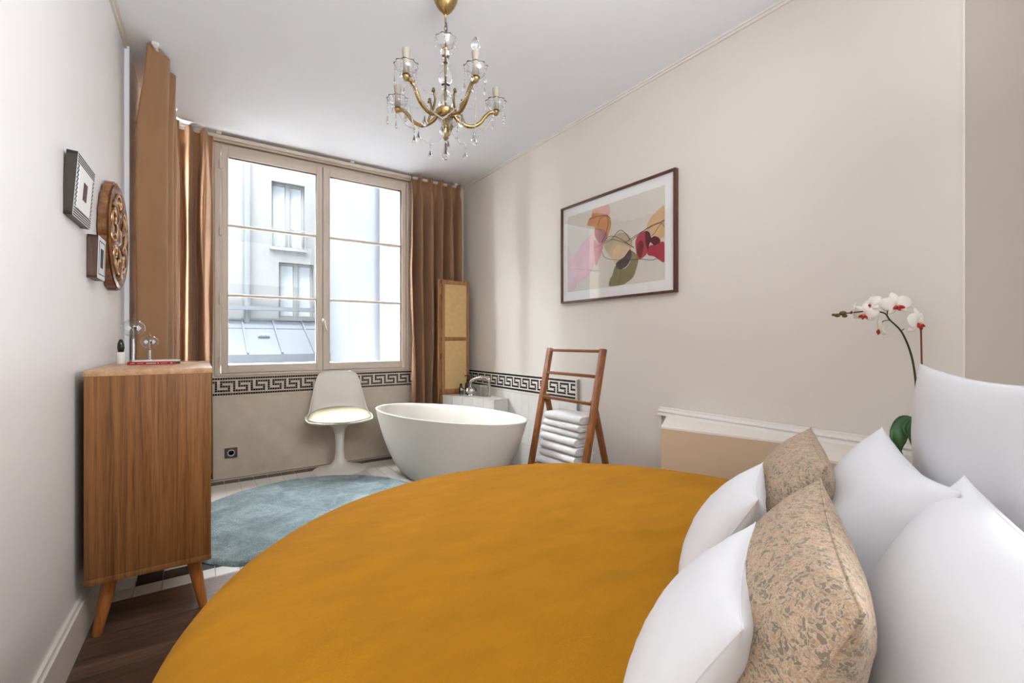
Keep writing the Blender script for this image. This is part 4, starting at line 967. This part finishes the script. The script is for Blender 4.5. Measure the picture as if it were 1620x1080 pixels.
def flower(c, nrm, size, roll, petals=(0, 1, 2, 3, 4)):
    N_ = Vector(nrm).normalized(); U = Vector((0, 0, 1)); X = U.cross(N_).normalized(); Y = N_.cross(X); Rm = Matrix((X, Y, N_)).transposed().to_4x4(); Rm = Rm @ Matrix.Rotation(R(roll), 4, 'Z'); Rm.translation = Vector(oo(*c))
    m = MB()
    specs = [(90, .62, .40), (210, .58, .36), (330, .58, .36), (18, .66, .62), (162, .66, .62)]      # dorsal sepal, two lower sepals, two broad petals
    for k in petals:
        a, L_, W_ = specs[k]
        def pf(u, v, a=a, L_=L_, W_=W_, k=k):
            r = L_*u*size; wv = (v-.5)*W_*size*(max(0, math.sin(PI*min(1, .06+u*.94))))**.55
            zz = (.10*math.sin(PI*u)-.10*u*u)*size-.06*size*(2*v-1)**2*math.sin(PI*u)+(.015*size if k > 2 else 0)
            p = Vector((r*math.cos(R(a))-wv*math.sin(R(a)), r*math.sin(R(a))+wv*math.cos(R(a)), zz)); return Rm @ p
        m.grid(pf, 9, 7)
    f = m.build('flower', M_petal, oc, 180, recalc=False); md = f.modifiers.new('thickness', 'SOLIDIFY'); md.thickness = .0012
    m = MB()
    for a, dx in ((-90, 0), (-35, .05), (-145, -.05)):
        p0 = Vector((dx*size*.3, -.04*size, .05*size)); d = Vector((math.cos(R(a)), math.sin(R(a)), .55))
        m.tube([Rm @ (p0+d*size*q) for q in (0, .07, .14, .20, .24)], [.03*size, .06*size, .07*size, .05*size, .012*size], 8)
    m.build('lip', M_lip, f, 60)
    MB().ball(Rm @ Vector((0, -.05*size, .13*size)), .045*size, 1).build('throat', M_yellow, f, 60)
tocam = (-.97, -.24, .0)
flower((2.198, .598, 1.288), (-.75, -.65, .15), .088, 8)
flower((2.258, .552, 1.222), (-.15, -.98, -.05), .094, 5)
flower((2.112, .655, 1.288), (-.75, .55, .35), .074, 20)
flower((2.098, .668, 1.255), (-.95, -.1, -.25), .070, -12)
flower((2.148, .632, 1.200), (-.35, .9, -.25), .078, 0)
flower((2.062, .690, 1.268), (-.3, .93, .1), .050, 0, (0, 3, 4))
for c, s in (((2.030, .714, 1.258), .012), ((2.012, .726, 1.250), .010), ((2.000, .734, 1.252), .007), ((2.035, .71, 1.248), .009)):
    MB().ball(oo(*c), s, 2, (1.3, 1, .75)).build('bud', M_bud, oc, 60)
def oleaf(pts, wd, name='leaf'):
    c = [Vector(oo(*p)) for p in catmull(pts, 5)]; n = len(c)
    def lf(u, v):
        q = u*(n-1); k = min(n-2, int(q)); p = c[k].lerp(c[k+1], q-k); t = (c[k+1]-c[k]).normalized(); sd = t.cross(Vector((0, 0, 1)))
        if sd.length < 1e-3: sd = Vector((.3, -.95, 0))
        sd.normalize(); nn_ = sd.cross(t); w_ = wd*(math.sin(PI*(.10+.86*u)))**.6
        return p+sd*(v-.5)*w_-nn_*(.22*w_*(1-(2*v-1)**2))
    o = MB().grid(lf, 18, 7).build(name, M_leaf, oc, 180, recalc=False); md = o.modifiers.new('thickness', 'SOLIDIFY'); md.thickness = .0025
oleaf([(2.275, .53, .80), (2.262, .555, .852), (2.240, .578, .858), (2.212, .592, .82), (2.198, .590, .755), (2.20, .575, .705)], .062)
oleaf([(2.28, .53, .80), (2.250, .545, .850), (2.222, .560, .838), (2.215, .555, .78), (2.222, .54, .715)], .055)
oleaf([(2.30, .50, .80), (2.33, .47, .85), (2.36, .43, .85), (2.38, .40, .80)], .05)

# ------------------------------------------------------------------ chandelier
cx_, cy_ = 1.003, 2.03
cd = thing('chandelier', 'brass and crystal five-arm chandelier hanging from the ceiling', 'chandelier', (cx_, cy_, CEIL))
zz = lambda py: 1.15+(540-py)*2.24/720-CEIL
zl = lambda pairs: [(r, zz(p)) for r, p in pairs]
MB().lathe([(.0, -.001), (.060, -.001), (.062, -.010), (.058, -.026), (.046, -.052), (.030, -.076), (.014, -.092), (.007, -.097), (.0045, -.100), (.0045, zz(36)), (0, zz(36))][::1], 32).build('canopy', M_brass, cd, 40)
m = MB()
for k in range(4):
    c = zz(38+7.0*k); m.tube([(.006*math.cos(a)*(k % 2), .006*math.cos(a)*(1-k % 2), c+.014*math.sin(a)) for a in [TAU*i/12 for i in range(12)]], .0014, 6, closed=True)
m.build('chain', M_dbrass, cd, 60)
MB().tube(catmull([(.005, 0, zz(35)), (.010, .004, zz(44)), (.004, -.004, zz(54)), (.004, 0, zz(62))], 5), .0018, 6).build('flex', M_black, cd, 60)
MB().lathe(zl([(0, 60), (.0035, 60), (.0035, 192), (0, 192)]), 10).build('centre_rod', M_dbrass, cd, 40)
def scallop(prof, seg, lobes, amp, name, parent, mat=M_cryst, c=(0, 0, 0)):
    m = MB(); zt = prof[-1][1]; z0 = prof[0][1]
    def f(u, v):
        q = v*(len(prof)-1); k = min(len(prof)-2, int(q)); fr_ = q-k; r = prof[k][0]+(prof[k+1][0]-prof[k][0])*fr_; z = prof[k][1]+(prof[k+1][1]-prof[k][1])*fr_
        a = TAU*u; s = v*v; r *= 1+amp*s*math.cos(lobes*a); return Vector((c[0]+r*math.cos(a), c[1]+r*math.sin(a), c[2]+z+amp*.12*s*(prof[-1][0])*math.cos(lobes*a)))
    m.grid(f, seg, 2*len(prof), cu=True); o = m.build(name, mat, parent, 60); md = o.modifiers.new('thickness', 'SOLIDIFY'); md.thickness = .002; return o
scallop(zl([(.012, 80), (.028, 77), (.036, 72), (.044, 66), (.050, 61)]), 48, 8, .06, 'crown_dish', cd)
def baluster(pairs, name='glass_baluster'): return MB().lathe(zl(pairs), 24).build(name, M_cryst, cd, 50)
MB().lathe(zl([(.008, 77), (.018, 77.5), (.020, 79), (.018, 80.5), (.008, 81)]), 20).build('brass_collar', M_brass, cd, 40)
baluster([(.026, 82), (.022, 86), (.015, 94), (.014, 98), (.020, 101), (.012, 102)])
baluster([(.010, 102), (.018, 107), (.030, 116), (.036, 122), (.032, 128), (.018, 132), (.022, 134), (.016, 137), (.023, 139), (.018, 142), (.012, 143)])
baluster([(.012, 143), (.024, 148), (.034, 157), (.036, 164), (.030, 171), (.018, 174)])
MB().lathe(zl([(.0, 172), (.040, 173), (.048, 176), (.046, 181), (.034, 187), (.018, 191), (.012, 196), (.016, 198), (.008, 204), (.006, 214), (.012, 218), (.006, 222), (0, 223)]), 28).build('hub', M_brass, cd, 40)
scallop(zl([(.010, 203), (.022, 198), (.032, 192), (.036, 188)]), 36, 8, .08, 'lower_glass_dish', cd)
DISH = 2.328-CEIL+.0
def drop(name, parent, p, L_, W_=.011, beads=2, cl=M_cryst):
    m = MB(); z = p[2]
    for k in range(beads): m.ball((p[0], p[1], z-.006-.012*k), .0045, 1)
    z -= .006+.012*beads
    m.lathe([(0, z), (W_*.25, z-L_*.12), (W_*.55, z-L_*.40), (W_, z-L_*.74), (W_*.62, z-L_*.92), (0, z-L_)], 8, (p[0], p[1], 0))
    return m.build(name, cl, parent, 25)
def beads_on(m, a, b, sag, n, r=.0042):
    a = Vector(a); b = Vector(b)
    for k in range(1, n):
        t = k/n; p = a.lerp(b, t); p.z -= sag*4*t*(1-t); m.ball(p, r, 1)
tips = []
for k in range(5):
    ang = R(-54+72*k+3)-YAW; Ma = Matrix.Rotation(ang, 4, 'Z')
    prof = catmull([(.036, 0, DISH-.045), (.060, 0, DISH-.078), (.095, 0, DISH-.096), (.135, 0, DISH-.098), (.175, 0, DISH-.074), (.205, 0, DISH-.035), (.232, 0, DISH-.010), (.252, 0, DISH-.010), (.262, 0, DISH-.004)], 6)
    arm = MB().tube([Ma @ p for p in prof], [.0098 if i < 40 else .008 for i in range(len(prof))], 10).build('arm', M_brass, cd, 60)
    m = MB(); m.tube([Ma @ p for p in catmull([(.10, 0, DISH-.095), (.085, 0, DISH-.06), (.075, 0, DISH-.02), (.082, 0, DISH+.01), (.095, 0, DISH+.012)], 5)], [.0055]*21, 8); m.ball(Ma @ Vector((.085, 0, DISH+.022)), .009, 1, (1, 1, 1.3)); m.build('arm_scroll', M_dbrass, arm, 60)
    tp_ = Ma @ Vector((.262, 0, 0)); tips.append(tp_)
    MB().lathe([(.006, DISH-.020), (.013, DISH-.012), (.016, DISH-.002), (.011, DISH+.004), (.017, DISH+.008), (.010, DISH+.012)], 18, (tp_.x, tp_.y, 0)).build('bobeche_cup', M_brass, arm, 40)
    scallop([(.013, .004), (.030, .008), (.040, .020), (.045, .036), (.053, .050)], 48, 9, .07, 'glass_dish', cd, M_cryst, (tp_.x, tp_.y, DISH))
    cn = MB().lathe([(.0, .008), (.0145, .008), (.0145, .085), (.0165, .088), (.0185, .112), (.018, .120), (.010, .121), (0, .121)], 18, (tp_.x, tp_.y, DISH)).build('candle_sleeve', M_sleeve, cd, 40)
    if k == 0: MB().lathe([(.010, .120), (.019, .138), (.021, .152), (.015, .170), (.004, .184), (0, .186)], 18, (tp_.x, tp_.y, DISH)).build('bulb', M_cryst, cn, 60)
    for j in range(5):
        a = ang+TAU*j/5+.35; p = (tp_.x+.050*math.cos(a), tp_.y+.050*math.sin(a), DISH+.045)
        drop('crystal_drop', cd, p, .036 if j % 2 else .046, .0075, 3+(j*2+k) % 4)
    p = Ma @ Vector((.145, 0, DISH-.106)); drop('crystal_drop', cd, p, .052, .014, 1)
    c = ang+R(36); p = (.050*math.cos(c), .050*math.sin(c), zz(62)); drop('crystal_drop', cd, p, .024, .005, 2)
for k in range(5):
    a = tips[k]; b = tips[(k+1) % 5]; m = MB(); za = DISH-.010
    ca = (a.x, a.y, za); mid = ((a.x+b.x)*.36, (a.y+b.y)*.36, DISH-.155)
    beads_on(m, ca, mid, .022, 26); beads_on(m, (b.x, b.y, za), mid, .022, 26); m.ball(mid, .0055, 1); tag(m.build('bead_chain', M_cryst, cd, 60), kind='stuff')
    drop('crystal_drop', cd, (mid[0], mid[1], mid[2]), .044, .014, 2)
    m = MB(); beads_on(m, (a.x*.86, a.y*.86, DISH+.03), (a.x*.12, a.y*.12, zz(150)), .045, 22, .0036); tag(m.build('bead_chain', M_cryst, cd, 60), kind='stuff')
m = MB(); m.lathe([(0, zz(224)), (.007, zz(228)), (.010, zz(236)), (.020, zz(246)), (.014, zz(251)), (0, zz(255))], 8); m.build('pendant_crystal', M_cryst, cd, 25)
